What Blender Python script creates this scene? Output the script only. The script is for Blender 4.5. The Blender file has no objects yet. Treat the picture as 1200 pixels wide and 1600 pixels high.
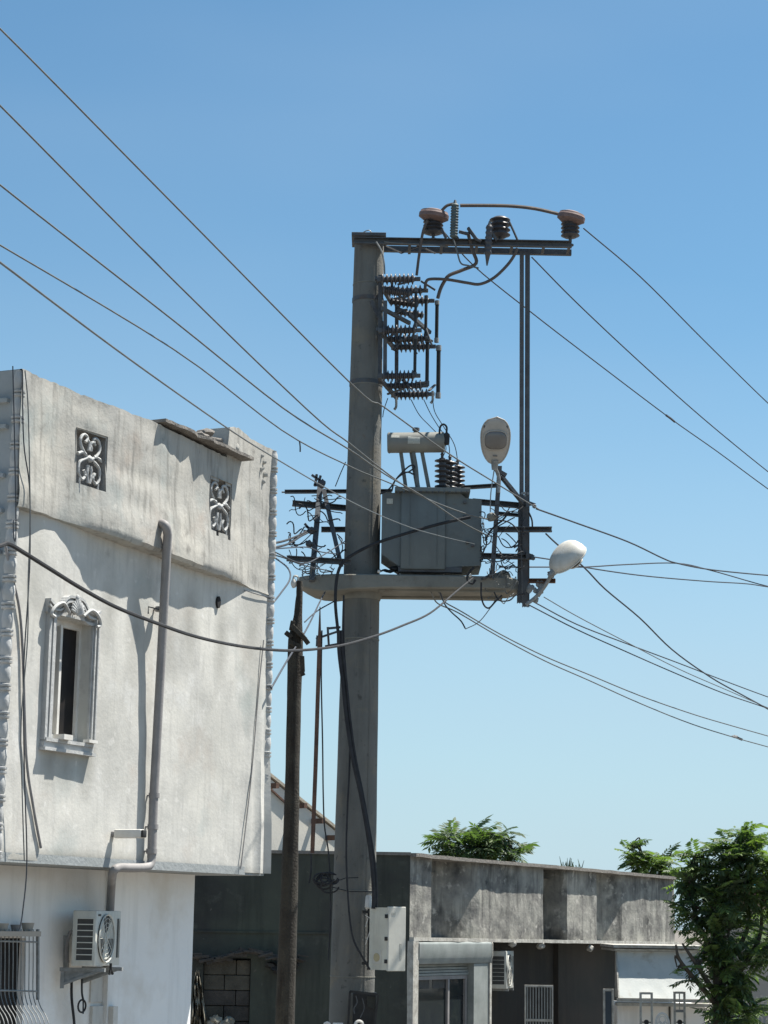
import bpy, bmesh, math, random
from mathutils import Vector, Matrix, noise
random.seed(7)
S = bpy.context.scene
COL = S.collection
R = math.radians
# ---------------------------------------------------------------- camera
F = 3200.0; EYE = Vector((0, 0, 3.0)); PITCH = math.atan(640 / F); ROLL = R(0.85)
cd = bpy.data.cameras.new('camera'); cam = bpy.data.objects.new('camera', cd); COL.objects.link(cam)
cd.sensor_fit = 'VERTICAL'; cd.sensor_height = 36; cd.lens = 36 * F / 1600
cd.clip_start = 0.1; cd.clip_end = 3000
CM = (Matrix.Rotation(R(90) + PITCH, 4, 'X') @ Matrix.Rotation(ROLL, 4, 'Z'))
cam.matrix_world = Matrix.Translation(EYE) @ CM
S.camera = cam
S.render.resolution_x = 768; S.render.resolution_y = 1024
# ---------------------------------------------------------------- sky, sun, exposure
SUN = Vector((.42, .16, 1)).normalized()
SEL = math.asin(SUN.z); SAZ = math.atan2(SUN.x, SUN.y)
W = bpy.data.worlds.new('World'); S.world = W; W.use_nodes = True
wn = W.node_tree.nodes; wl = W.node_tree.links
for n_ in list(wn): wn.remove(n_)
sky = wn.new('ShaderNodeTexSky'); sky.sky_type = 'NISHITA'; sky.sun_disc = False
sky.sun_elevation = SEL; sky.sun_rotation = SAZ
sky.air_density = 1.0; sky.dust_density = 0.25; sky.ozone_density = 1.6; sky.altitude = 100
bg = wn.new('ShaderNodeBackground'); bg.inputs[1].default_value = 0.052
wo = wn.new('ShaderNodeOutputWorld')
hsv = wn.new('ShaderNodeVectorMath'); hsv.operation = 'MULTIPLY'; hsv.inputs[1].default_value = (.86, 1.17, 1.18)
wl.new(sky.outputs[0], hsv.inputs[0])
# pale summer haze low in the sky, the same all the way round, with faint unevenness
tc = wn.new('ShaderNodeTexCoord'); sx = wn.new('ShaderNodeSeparateXYZ'); wl.new(tc.outputs['Generated'], sx.inputs[0])
nzs = wn.new('ShaderNodeTexNoise'); nzs.inputs['Scale'].default_value = 2.2; nzs.inputs['Detail'].default_value = 3; nzs.inputs['Roughness'].default_value = .45
mps = wn.new('ShaderNodeMapping'); mps.inputs['Scale'].default_value = (1, 1, 3.5); mps.inputs['Rotation'].default_value = (0, .45, 0); wl.new(tc.outputs['Generated'], mps.inputs[0]); wl.new(mps.outputs[0], nzs.inputs['Vector'])
hz_ = wn.new('ShaderNodeMapRange'); hz_.interpolation_type = 'SMOOTHSTEP'; hz_.inputs[1].default_value = -.05; hz_.inputs[2].default_value = .36; hz_.inputs[3].default_value = .95; hz_.inputs[4].default_value = 0; wl.new(sx.outputs['Z'], hz_.inputs[0])
nm = wn.new('ShaderNodeMath'); nm.operation = 'MULTIPLY_ADD'; wl.new(nzs.outputs['Fac'], nm.inputs[0]); nm.inputs[1].default_value = .5; nm.inputs[2].default_value = -.25
ah = wn.new('ShaderNodeMath'); ah.operation = 'ADD'; ah.use_clamp = True; wl.new(hz_.outputs[0], ah.inputs[0]); wl.new(nm.outputs[0], ah.inputs[1])
mh = wn.new('ShaderNodeMix'); mh.data_type = 'RGBA'; wl.new(ah.outputs[0], mh.inputs[0]); wl.new(hsv.outputs[0], mh.inputs[6]); mh.inputs[7].default_value = (4.3, 5.6, 6.75, 1)
wl.new(mh.outputs[2], bg.inputs[0]); wl.new(bg.outputs[0], wo.inputs[0])
sl = bpy.data.lights.new('sun', 'SUN'); sl.energy = 5.0; sl.angle = R(0.5); sl.color = (1, .95, .865)
so = bpy.data.objects.new('sun', sl); COL.objects.link(so)
so.rotation_euler = SUN.to_track_quat('Z', 'Y').to_euler(); so.location = (20, 10, 40)
S.view_settings.view_transform = 'Standard'; S.view_settings.look = 'None'
S.view_settings.gamma = 1; S.view_settings.exposure = 1.2; S.view_settings.use_curve_mapping = False
S.render.engine = 'CYCLES'
# ---------------------------------------------------------------- projection helpers (1200 x 1600 picture to world)
def ray(px, py):
    v = CM.to_3x3() @ Vector((px - 600, 800 - py, -F)); return v
def P(px, py, D):
    v = ray(px, py); return EYE + v * (D / v.y)
class Plane:
    """vertical wall plane through two ground points, u along it, off towards the viewer"""
    def __init__(s, a, b):
        s.a = Vector((a.x, a.y, 0)); s.b = Vector((b.x, b.y, 0)); s.L = (s.b - s.a).length
        s.d = (s.b - s.a).normalized(); s.n = Vector((s.d.y, -s.d.x, 0))
    def hit(s, px, py, off=0):
        v = ray(px, py); o = s.a + s.n * off
        t = (o - EYE).dot(s.n) / v.dot(s.n); return EYE + v * t
    def uz(s, px, py, off=0):
        p = s.hit(px, py, off); return (p - s.a).dot(s.d), p.z
    def pt(s, u, z, off=0):
        return s.a + s.d * u + s.n * off + Vector((0, 0, z))
def lerp(a, b, t): return a + (b - a) * t
def interp(tab, x):
    if x <= tab[0][0]: return tab[0][1]
    for (x0, y0), (x1, y1) in zip(tab, tab[1:]):
        if x <= x1: return lerp(y0, y1, (x - x0) / (x1 - x0))
    return tab[-1][1]
def nz(x, y, z=0.0): return noise.noise(Vector((x, y, z)))
# ---------------------------------------------------------------- mesh builder
class MB:
    def __init__(s): s.v = []; s.f = []
    def add(s, vs, fs):
        k = len(s.v); s.v += [Vector(v) for v in vs]; s.f += [tuple(i + k for i in f) for f in fs]; return s
    def hexa(s, c):  # 8 corners bottom 4 then top 4
        return s.add(c, [(3, 2, 1, 0), (4, 5, 6, 7), (0, 1, 5, 4), (1, 2, 6, 5), (2, 3, 7, 6), (3, 0, 4, 7)])
    def obox(s, c, ax, ay, az, hx, hy, hz, bev=0.0):
        c = Vector(c); ax = Vector(ax); ay = Vector(ay); az = Vector(az)
        if bev <= 0:
            return s.hexa([c + ax * (hx * i) + ay * (hy * j) + az * (hz * k) for k in (-1, 1) for i, j in ((-1, -1), (1, -1), (1, 1), (-1, 1))])
        bm = bmesh.new(); bmesh.ops.create_cube(bm, size=2)
        for v in bm.verts: v.co = Vector((v.co.x * hx, v.co.y * hy, v.co.z * hz))
        bmesh.ops.bevel(bm, geom=bm.edges[:], offset=bev, segments=2, profile=.5, affect='EDGES')
        vs = [c + ax * v.co.x + ay * v.co.y + az * v.co.z for v in bm.verts]; bm.verts.index_update()
        fs = [tuple(v.index for v in f.verts) for f in bm.faces]; bm.free(); return s.add(vs, fs)
    def box(s, p0, p1, bev=0.0):
        p0 = Vector(p0); p1 = Vector(p1); c = (p0 + p1) / 2; h = (p1 - p0) / 2
        return s.obox(c, (1, 0, 0), (0, 1, 0), (0, 0, 1), abs(h.x), abs(h.y), abs(h.z), bev)
    def bar(s, p0, p1, w, h, up=(0, 0, 1), bev=0.0):
        p0 = Vector(p0); p1 = Vector(p1); az = (p1 - p0); L = az.length
        if L < 1e-6: return s
        az = az / L; up = Vector(up)
        ax = az.cross(up)
        if ax.length < 1e-3: ax = az.cross(Vector((0, 1, 0)))
        ax.normalize(); ay = ax.cross(az)
        return s.obox((p0 + p1) / 2, ax, ay, az, w / 2, h / 2, L / 2, bev)
    def channel(s, p0, p1, w, h, t=.008, up=(0, 0, 1), side=1):
        """C section: web h tall, two flanges w deep"""
        p0 = Vector(p0); p1 = Vector(p1); az = (p1 - p0).normalized(); up = Vector(up)
        ax = az.cross(up)
        if ax.length < 1e-3: ax = az.cross(Vector((0, 1, 0)))
        ax.normalize(); ay = ax.cross(az); L = (p1 - p0).length; c = (p0 + p1) / 2
        s.obox(c, ax, ay, az, t / 2, h / 2, L / 2)
        for k in (-1, 1):
            s.obox(c + ax * (side * w / 2) + ay * (k * (h / 2 - t / 2)), ax, ay, az, w / 2 - t / 2, t / 2, L / 2)
        return s
    def angle(s, p0, p1, w, t=.008, up=(0, 0, 1), side=1):
        p0 = Vector(p0); p1 = Vector(p1); az = (p1 - p0).normalized(); up = Vector(up)
        ax = az.cross(up)
        if ax.length < 1e-3: ax = az.cross(Vector((0, 1, 0)))
        ax.normalize(); ay = ax.cross(az); L = (p1 - p0).length; c = (p0 + p1) / 2
        s.obox(c, ax, ay, az, t / 2, w / 2, L / 2)
        s.obox(c + ax * (side * w / 2) - ay * (w / 2), ax, ay, az, w / 2 - t / 2, t / 2, L / 2)
        return s
    def tube(s, pts, r, seg=8, cap=True):
        pts = [Vector(p) for p in pts]; n = len(pts)
        rr = r if isinstance(r, (list, tuple)) else [r] * n
        k0 = len(s.v); t = (pts[1] - pts[0]).normalized()
        ref = Vector((0, 0, 1)) if abs(t.z) < .9 else Vector((1, 0, 0))
        nx = t.cross(ref).normalized()
        for i, p in enumerate(pts):
            a = pts[max(i - 1, 0)]; b = pts[min(i + 1, n - 1)]; t = (b - a)
            if t.length < 1e-9: t = Vector((0, 0, 1))
            t.normalize(); nx = (nx - t * nx.dot(t))
            if nx.length < 1e-6: nx = t.cross(Vector((0, 1, .3)))
            nx.normalize(); ny = t.cross(nx)
            for k in range(seg):
                a_ = 2 * math.pi * k / seg
                s.v.append(p + (nx * math.cos(a_) + ny * math.sin(a_)) * rr[i])
        for i in range(n - 1):
            for k in range(seg):
                a = k0 + i * seg + k; b = k0 + i * seg + (k + 1) % seg
                s.f.append((a, b, b + seg, a + seg))
        if cap:
            s.f.append(tuple(k0 + k for k in reversed(range(seg)))); s.f.append(tuple(k0 + (n - 1) * seg + k for k in range(seg)))
        return s
    def lathe(s, p0, p1, prof, seg=16, cap=True):
        """prof: list of (t along 0..1, radius)"""
        p0 = Vector(p0); p1 = Vector(p1); t = (p1 - p0).normalized()
        ref = Vector((0, 0, 1)) if abs(t.z) < .9 else Vector((1, 0, 0))
        nx = t.cross(ref).normalized(); ny = t.cross(nx); k0 = len(s.v); n = len(prof)
        for (q, r) in prof:
            c = p0.lerp(p1, q)
            for k in range(seg):
                a_ = 2 * math.pi * k / seg; s.v.append(c + (nx * math.cos(a_) + ny * math.sin(a_)) * r)
        for i in range(n - 1):
            for k in range(seg):
                a = k0 + i * seg + k; b = k0 + i * seg + (k + 1) % seg
                s.f.append((a, a + seg, b + seg, b))
        if cap:
            s.f.append(tuple(k0 + k for k in range(seg))); s.f.append(tuple(k0 + (n - 1) * seg + k for k in reversed(range(seg))))
        return s
    def prism(s, poly, vec):
        vec = Vector(vec); n = len(poly); a = [Vector(p) for p in poly]
        return s.add(a + [p + vec for p in a], [tuple(reversed(range(n))), tuple(range(n, 2 * n))] + [(i, (i + 1) % n, (i + 1) % n + n, i + n) for i in range(n)])
    def blob(s, c, r, amp=.3, seed=0, lvl=2, sc=(1, 1, 1)):
        bm = bmesh.new(); bmesh.ops.create_icosphere(bm, subdivisions=lvl, radius=1)
        bm.verts.index_update(); vs = []
        for v in bm.verts:
            k = 1 + amp * noise.noise(v.co * 1.7 + Vector((seed * 3.1, seed, 0)))
            vs.append(Vector(c) + Vector((v.co.x * sc[0], v.co.y * sc[1], v.co.z * sc[2])) * r * k)
        fs = [tuple(v.index for v in f.verts) for f in bm.faces]; bm.free(); return s.add(vs, fs)
    def mesh(s, name, mat, org=Vector((0, 0, 0)), smooth=35):
        me = bpy.data.meshes.new(name); me.from_pydata([v - org for v in s.v], [], s.f)
        bm = bmesh.new(); bm.from_mesh(me)
        bmesh.ops.recalc_face_normals(bm, faces=bm.faces[:]); bm.to_mesh(me); bm.free()
        me.materials.append(mat)
        if smooth:
            for p in me.polygons: p.use_smooth = True
            me.set_sharp_from_angle(angle=R(smooth))
        return me
ORG = {}
def wpos(o): return ORG.get(o.name, Vector((0, 0, 0)))
def tag(o, label=None, cat=None, group=None, kind=None):
    if label: o['label'] = label
    if cat: o['category'] = cat
    if group: o['group'] = group
    if kind: o['kind'] = kind
    return o
def thing(name, label, cat, loc, group=None):
    o = bpy.data.objects.new(name, None); COL.objects.link(o); o.location = loc; ORG[o.name] = Vector(loc)
    o.empty_display_size = .2
    return tag(o, label, cat, group)
def part(name, mb, mat, parent=None, label=None, kind=None, smooth=35, org=None):
    po = wpos(parent) if parent else Vector((0, 0, 0))
    g = Vector(org) if org is not None else po
    me = mb.mesh(name, mat, g, smooth); o = bpy.data.objects.new(name, me); COL.objects.link(o)
    o.location = g - po
    if parent: o.parent = parent
    ORG[o.name] = g
    return tag(o, label, None, None, kind)
def solo(name, mb, mat, label, cat, group=None, smooth=35, kind=None):
    c = Vector((sum(v.x for v in mb.v) / len(mb.v), sum(v.y for v in mb.v) / len(mb.v), min(v.z for v in mb.v)))
    o = part(name, mb, mat, None, None, kind, smooth, org=c); return tag(o, label, cat, group)
def inst(src, parent, wloc, rot=None, scale=None, name=None):
    """copy of a part sharing its mesh, placed at a world location"""
    o = src.copy(); COL.objects.link(o); o.parent = parent; o.location = Vector(wloc) - wpos(parent)
    if rot is not None: o.rotation_euler = rot
    if scale is not None: o.scale = scale
    ORG[o.name] = Vector(wloc); return o
def solo_each(name, mb, mat, label, cat, group=None, smooth=35):
    for m_ in comps(mb): solo(name, m_, mat, label, cat, group, smooth)
def part_each(name, mb, mat, parent=None, smooth=35):
    return [part(name, m_, mat, parent, smooth=smooth) for m_ in comps(mb)]
def comps(mb):
    par = list(range(len(mb.v)))
    def f(a):
        while par[a] != a: par[a] = par[par[a]]; a = par[a]
        return a
    for fc in mb.f:
        for b in fc[1:]: par[f(b)] = f(fc[0])
    g = {}
    for fc in mb.f: g.setdefault(f(fc[0]), []).append(fc)
    out = []
    for k in g.values():
        m_ = MB(); mp = {}
        for fc in k:
            for i in fc:
                if i not in mp: mp[i] = len(m_.v); m_.v.append(mb.v[i])
            m_.f.append(tuple(mp[i] for i in fc))
        out.append(m_)
    return out
def copy_tree(o, delta, label=None):
    c = o.copy(); COL.objects.link(c); c.location = o.location + Vector(delta); ORG[c.name] = Vector(c.location)
    if label: c['label'] = label
    for ch in o.children:
        k = ch.copy(); COL.objects.link(k); k.parent = c
        for g in ch.children:
            h = g.copy(); COL.objects.link(h); h.parent = k
    return c
def spline(pts, n=10):
    pts = [Vector(p) for p in pts]; out = []
    q = [pts[0] * 2 - pts[1]] + pts + [pts[-1] * 2 - pts[-2]]
    for i in range(1, len(q) - 2):
        a, b, c, d = q[i - 1], q[i], q[i + 1], q[i + 2]
        for k in range(n):
            t = k / n
            out.append(.5 * ((2 * b) + (c - a) * t + (2 * a - 5 * b + 4 * c - d) * t * t + (3 * b - a - 3 * c + d) * t ** 3))
    out.append(pts[-1]); return out
def catpx(pts, D0, D1, n=6):
    """smooth curve through picture points, depth running evenly in 1/D with picture distance"""
    q = spline([Vector((a, b, 0)) for a, b in pts], n); L = [0]
    for a, b in zip(q, q[1:]): L.append(L[-1] + (b - a).length)
    out = []
    for a, l in zip(q, L):
        t = l / L[-1]; D = 1 / lerp(1 / D0, 1 / D1, t); out.append(P(a.x, a.y, D))
    return out
# ---------------------------------------------------------------- materials
def mat(name, c1, c2=None, rough=.8, scale=3.0, bump=.0, metal=0.0, streak=None, patch=None, spec=.3, det=8, fine=None, coords='pos', smear=None):
    """c1/c2 mottled by noise; streak=(colour, amount) vertical runs; patch=(colour, scale, lo, hi) blotches; fine=(scale, bump)"""
    m = bpy.data.materials.new(name); m.use_nodes = True; nt = m.node_tree; N = nt.nodes; Lk = nt.links
    b = N['Principled BSDF']; b.inputs['Roughness'].default_value = rough; b.inputs['Metallic'].default_value = metal
    b.inputs['Specular IOR Level'].default_value = spec
    if coords == 'pos': g = N.new('ShaderNodeNewGeometry').outputs['Position']
    else: g = N.new('ShaderNodeTexCoord').outputs['Object']
    c2 = c2 or tuple(x * .8 for x in c1)
    def nse(sc, dt=det, vec=g, r=.6):
        n = N.new('ShaderNodeTexNoise'); n.inputs['Scale'].default_value = sc; n.inputs['Detail'].default_value = dt
        n.inputs['Roughness'].default_value = r; Lk.new(vec, n.inputs['Vector']); return n.outputs['Fac']
    def ramp(fac, lo, hi):
        r = N.new('ShaderNodeMapRange'); r.inputs[1].default_value = lo; r.inputs[2].default_value = hi; Lk.new(fac, r.inputs[0]); return r.outputs[0]
    def mix(f, a, bb):
        x = N.new('ShaderNodeMix'); x.data_type = 'RGBA'; Lk.new(f, x.inputs[0])
        for i, v in ((6, a), (7, bb)):
            if isinstance(v, tuple): x.inputs[i].default_value = (*v, 1)
            else: Lk.new(v, x.inputs[i])
        return x.outputs[2]
    col = mix(ramp(nse(scale), .35, .65), c1, c2)
    if patch:
        for (pc, ps, lo, hi) in (patch if isinstance(patch, list) else [patch]):
            col = mix(ramp(nse(ps, 5), lo, hi), col, pc)
    if smear:
        for (sc_, ctr, sz, amt) in smear:
            vs = N.new('ShaderNodeVectorMath'); vs.operation = 'SUBTRACT'; Lk.new(g, vs.inputs[0]); vs.inputs[1].default_value = ctr
            dv = N.new('ShaderNodeVectorMath'); dv.operation = 'DIVIDE'; Lk.new(vs.outputs[0], dv.inputs[0]); dv.inputs[1].default_value = sz
            ln = N.new('ShaderNodeVectorMath'); ln.operation = 'LENGTH'; Lk.new(dv.outputs[0], ln.inputs[0])
            ad = N.new('ShaderNodeMath'); ad.operation = 'ADD'; Lk.new(ln.outputs['Value'], ad.inputs[0])
            nn = N.new('ShaderNodeMath'); nn.operation = 'MULTIPLY_ADD'; Lk.new(nse(5), nn.inputs[0]); nn.inputs[1].default_value = .8; nn.inputs[2].default_value = -.4; Lk.new(nn.outputs[0], ad.inputs[1])
            mr_ = N.new('ShaderNodeMapRange'); mr_.inputs[1].default_value = 1.1; mr_.inputs[2].default_value = .1; mr_.inputs[3].default_value = 0; mr_.inputs[4].default_value = amt; Lk.new(ad.outputs[0], mr_.inputs[0])
            col = mix(mr_.outputs[0], col, sc_)
    if streak:
        mp = N.new('ShaderNodeMapping'); mp.inputs['Scale'].default_value = (1, 1, .12); Lk.new(g, mp.inputs['Vector'])
        f = ramp(nse(streak[2] if len(streak) > 2 else 7, 6, mp.outputs[0]), .5, .72)
        mu = N.new('ShaderNodeMath'); mu.operation = 'MULTIPLY'; mu.inputs[1].default_value = streak[1]; Lk.new(f, mu.inputs[0])
        col = mix(mu.outputs[0], col, streak[0])
    Lk.new(col, b.inputs['Base Color'])
    if bump:
        bp = N.new('ShaderNodeBump'); bp.inputs['Strength'].default_value = bump; bp.inputs['Distance'].default_value = .02
        fs = fine or 25
        Lk.new(nse(fs, 6), bp.inputs['Height']); Lk.new(bp.outputs[0], b.inputs['Normal'])
    return m
M = {}
M['plaster'] = mat('lime_plaster', (.52, .51, .47), (.45, .445, .42), .9, 1.3, .14, patch=[((.40, .395, .37), 2.3, .52, .75), ((.41, .38, .345), 1.7, .58, .75), ((.36, .39, .375), .9, .55, .7), ((.56, .555, .53), 2.1, .56, .70), ((.33, .32, .30), 6, .62, .8), ((.58, .57, .54), 9, .6, .75)], streak=((.36, .355, .335), .6, 17), fine=26,
    smear=[((.25, .245, .22), tuple(P(x, y, d)), s_, a_) for x, y, d, s_, a_ in ((40, 1345, 15.6, (.9, 2, .10), .8), (110, 1348, 16.1, (.25, 2, .14), .9), (190, 1350, 16.9, (.5, 2, .10), .8), (300, 1358, 17.8, (1.2, 3, .07), .6), (75, 1185, 15.8, (0.066, 2, .28), .8), (135, 1190, 16.3, (0.066, 2, .34), .8), (100, 1195, 16, (0.055, 2, .22), .6), (172, 960, 16.6, (0.066, 2, .4), .6), (212, 985, 16.9, (0.088, 2, .5), .6), (300, 980, 17.9, (0.088, 2, .5), .6), (345, 1000, 18.2, (0.066, 2, .5), .7), (262, 1010, 17.3, (0.110, 2, .5), .5), (395, 1000, 18.8, (0.132, 2, .9), .6), (50, 905, 15.5, (.10, 2, .5), .5), (150, 1120, 16.4, (.3, 2, .5), .25), (330, 1180, 18, (.3, 2, .6), .25))])
M['parapet'] = mat('stained_parapet_plaster', (.40, .385, .345), (.33, .325, .305), .92, 1.3, .2, patch=[((.34, .295, .255), 1.9, .56, .74), ((.27, .295, .285), 1.1, .52, .68), ((.18, .17, .155), 6, .58, .78), ((.43, .42, .39), 9, .6, .75)], streak=((.185, .18, .165), .8, 16), fine=24)
M['plaster_low'] = mat('ground_floor_render', (.80, .79, .765), (.73, .735, .73), .85, .8, .25, patch=[((.58, .54, .48), 1.1, .52, .75), ((.30, .30, .30), 1.6, .68, .85)], streak=((.48, .48, .46), .4, 5), fine=20,
    smear=[((.20, .20, .23), tuple(P(104, 1428, 15.9)), (.22, .6, .32), .8), ((.42, .37, .30), tuple(P(60, 1352, 15.5)), (1.2, 2, .12), .6), ((.25, .24, .2), tuple(P(96, 1600, 15.9)), (.5, 1, .3), .35)])
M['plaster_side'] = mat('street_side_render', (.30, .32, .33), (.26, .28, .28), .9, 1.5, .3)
M['mould'] = mat('cast_moulding', (.43, .435, .43), (.33, .335, .33), .85, 9, .3, streak=((.35, .35, .33), .4, 12))
M['niche'] = mat('niche_plaster', (.34, .33, .31), (.27, .26, .25), .95, 6, .4)
M['slab'] = mat('raw_slab_edge', (.21, .195, .175), (.14, .13, .12), .95, 12, .8)
M['white'] = mat('white_paint', (.62, .61, .58), (.50, .48, .44), .5, 5, .1, patch=((.45, .40, .33), 9, .62, .8))
M['pane'] = mat('dark_room_pane', (.012, .012, .014), (.025, .022, .02), .5, 4, spec=.12)
M['dark'] = mat('dark_interior', (.012, .012, .014), (.02, .02, .02), .9, 5)
M['glass'] = mat('dark_window_glass', (.012, .016, .02), (.02, .026, .026), .12, 3, 0, spec=.35)
M['pvc'] = mat('grey_downpipe', (.26, .25, .245), (.20, .19, .19), .6, 4, .1, streak=((.18, .18, .17), .5, 14))
M['concrete'] = mat('spun_concrete', (.165, .162, .148), (.13, .13, .12), .92, 1.6, .35, patch=[((.20, .175, .135), 2.2, .55, .75), ((.085, .083, .077), 9, .62, .72), ((.13, .085, .055), 5, .68, .8)], streak=((.07, .07, .065), .6, 5), fine=30)
M['concrete2'] = mat('platform_concrete', (.215, .21, .185), (.15, .148, .13), .92, 2.5, .35, patch=((.14, .12, .10), 5, .6, .75), fine=25)
M['steel'] = mat('weathered_steel', (.10, .108, .115), (.068, .07, .076), .65, 6, .2, metal=.2, patch=((.12, .085, .065), 8, .58, .75))
M['rust'] = mat('rusty_steel', (.14, .08, .055), (.08, .05, .04), .85, 9, .4)
M['tank'] = mat('grey_green_enamel', (.14, .16, .16), (.115, .13, .13), .6, 1.8, .05, patch=[((.10, .105, .10), 4, .6, .78), ((.13, .09, .065), 9, .68, .8)], streak=((.09, .095, .095), .4, 4))
M['tank2'] = mat('olive_enamel', (.20, .205, .18), (.16, .16, .15), .5, 3, .05)
M['porcelain'] = mat('dark_porcelain', (.075, .074, .08), (.05, .049, .054), .4, 6, spec=.35)
M['cap'] = mat('faded_red_cap', (.20, .135, .12), (.13, .095, .09), .7, 14, .2)
M['bar'] = mat('weathered_copper_bar', (.11, .085, .07), (.075, .065, .06), .6, 8, .1)
M['wire'] = mat('aluminium_wire', (.15, .155, .15), (.11, .115, .115), .5, 9, metal=.3)
M['wire_dark'] = mat('tarnished_wire', (.045, .05, .06), (.035, .04, .05), .6, 9)
M['cable'] = mat('black_cable', (.028, .029, .032), (.042, .043, .046), .8, 9, spec=.15)
M['wood'] = mat('creosoted_wood', (.055, .05, .04), (.035, .031, .026), .95, 4, .8, streak=((.018, .014, .012), .8, 20), fine=40)
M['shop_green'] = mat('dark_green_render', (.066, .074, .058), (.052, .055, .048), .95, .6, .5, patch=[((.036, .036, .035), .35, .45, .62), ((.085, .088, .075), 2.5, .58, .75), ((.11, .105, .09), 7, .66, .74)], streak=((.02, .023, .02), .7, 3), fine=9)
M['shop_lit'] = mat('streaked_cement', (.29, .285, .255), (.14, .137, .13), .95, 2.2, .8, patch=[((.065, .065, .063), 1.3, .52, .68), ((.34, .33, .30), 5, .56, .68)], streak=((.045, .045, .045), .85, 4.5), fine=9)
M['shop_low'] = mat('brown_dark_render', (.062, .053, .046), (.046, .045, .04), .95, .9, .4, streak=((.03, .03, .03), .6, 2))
M['trim'] = mat('chipped_white_trim', (.46, .45, .41), (.28, .265, .235), .85, 8, .4)
M['shutter'] = mat('shutter_grey', (.27, .29, .28), (.20, .22, .21), .5, 3, .1, streak=((.2, .2, .2), .4, 5))
M['block'] = mat('hollow_block', (.085, .075, .066), (.04, .037, .034), .95, 3, .8)
M['blocklight'] = mat('pale_hollow_block', (.11, .10, .08), (.06, .056, .046), .95, 3, .8)
M['sack'] = mat('torn_pale_sheet', (.30, .28, .23), (.15, .14, .11), .8, 8, .6)
M['black'] = mat('black_metal', (.02, .02, .02), (.03, .03, .03), .6, 7)
M['boxcream'] = mat('cream_box', (.60, .585, .50), (.50, .49, .42), .5, 4, .05, streak=((.3, .29, .25), .35, 10))
M['boxlight'] = mat('cream_box_lid', (.56, .55, .49), (.48, .47, .42), .45, 4, .05, streak=((.4, .38, .32), .3, 10))
M['label'] = mat('faded_label', (.42, .42, .38), (.32, .32, .28), .7, 60)
M['lamp_grey'] = mat('lamp_housing', (.40, .37, .33), (.33, .31, .28), .5, 8, .05)
M['lamp_glass'] = mat('lamp_bowl', (.16, .15, .14), (.12, .115, .11), .25, 8, spec=.5)
M['lamp_white'] = mat('white_lamp_shell', (.52, .51, .47), (.44, .425, .38), .5, 9, .05, patch=((.45, .41, .33), 7, .58, .8))
M['galv'] = mat('galvanised_arm', (.26, .27, .27), (.17, .18, .18), .6, 18, .2)
M['ac'] = mat('ac_casing', (.58, .58, .53), (.48, .48, .44), .5, 6, .05, streak=((.3, .3, .27), .4, 12))
M['acdark'] = mat('ac_grille_dark', (.07, .07, .065), (.05, .05, .05), .7, 9)
M['gable'] = mat('cream_gable', (.60, .57, .50), (.50, .48, .43), .9, 1.2, .2)
M['roof'] = mat('faded_roof', (.42, .37, .29), (.30, .27, .22), .9, 4, .4)
M['bark'] = mat('tree_bark', (.09, .075, .06), (.05, .045, .035), .95, 8, .7)
M['ground'] = mat('dusty_ground', (.155, .14, .12), (.12, .11, .097), .95, .5, .4)
M['farwall'] = mat('far_beige_wall', (.40, .36, .31), (.34, .31, .27), .9, 1)
M['cyan'] = mat('cyan_sign_paint', (.03, .34, .48), (.03, .30, .42), .6, 5)
M['crate'] = mat('grey_louvre', (.24, .25, .24), (.18, .185, .18), .7, 5, .1)
def leafmat(name, a, b, tr):
    m = bpy.data.materials.new(name); m.use_nodes = True; nt = m.node_tree; N = nt.nodes; Lk = nt.links
    p = N['Principled BSDF']; p.inputs['Roughness'].default_value = .6; p.inputs['Specular IOR Level'].default_value = .35
    g = N.new('ShaderNodeNewGeometry'); n = N.new('ShaderNodeTexNoise'); n.inputs['Scale'].default_value = 1.6; n.inputs['Detail'].default_value = 4
    Lk.new(g.outputs['Position'], n.inputs['Vector'])
    ri = N.new('ShaderNodeMath'); ri.operation = 'MULTIPLY_ADD'; Lk.new(g.outputs['Random Per Island'], ri.inputs[0]); ri.inputs[1].default_value = .5
    mr = N.new('ShaderNodeMapRange'); mr.inputs[1].default_value = .3; mr.inputs[2].default_value = .7; mr.inputs[3].default_value = 0; mr.inputs[4].default_value = .6
    Lk.new(n.outputs['Fac'], mr.inputs[0]); Lk.new(mr.outputs[0], ri.inputs[2])
    x = N.new('ShaderNodeMix'); x.data_type = 'RGBA'; x.inputs[6].default_value = (*a, 1); x.inputs[7].default_value = (*b, 1); Lk.new(ri.outputs[0], x.inputs[0])
    Lk.new(x.outputs[2], p.inputs['Base Color'])
    t = N.new('ShaderNodeBsdfTranslucent'); t.inputs[0].default_value = (*tr, 1); ms = N.new('ShaderNodeMixShader'); ms.inputs[0].default_value = .3
    Lk.new(p.outputs[0], ms.inputs[1]); Lk.new(t.outputs[0], ms.inputs[2]); Lk.new(ms.outputs[0], N['Material Output'].inputs[0]); return m
M['leaf'] = leafmat('walnut_leaf', (.038, .062, .042), (.09, .125, .068), (.12, .22, .03))
M['leaf2'] = leafmat('bright_leaf', (.06, .10, .038), (.13, .18, .06), (.2, .34, .04))
# ================================================================ ground
gb = MB(); gb.add([(-600, -200, 0), (600, -200, 0), (600, 1500, 0), (-600, 1500, 0)], [(0, 1, 2, 3)])
part('ground', gb, M['ground'], kind='structure', smooth=0)
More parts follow.
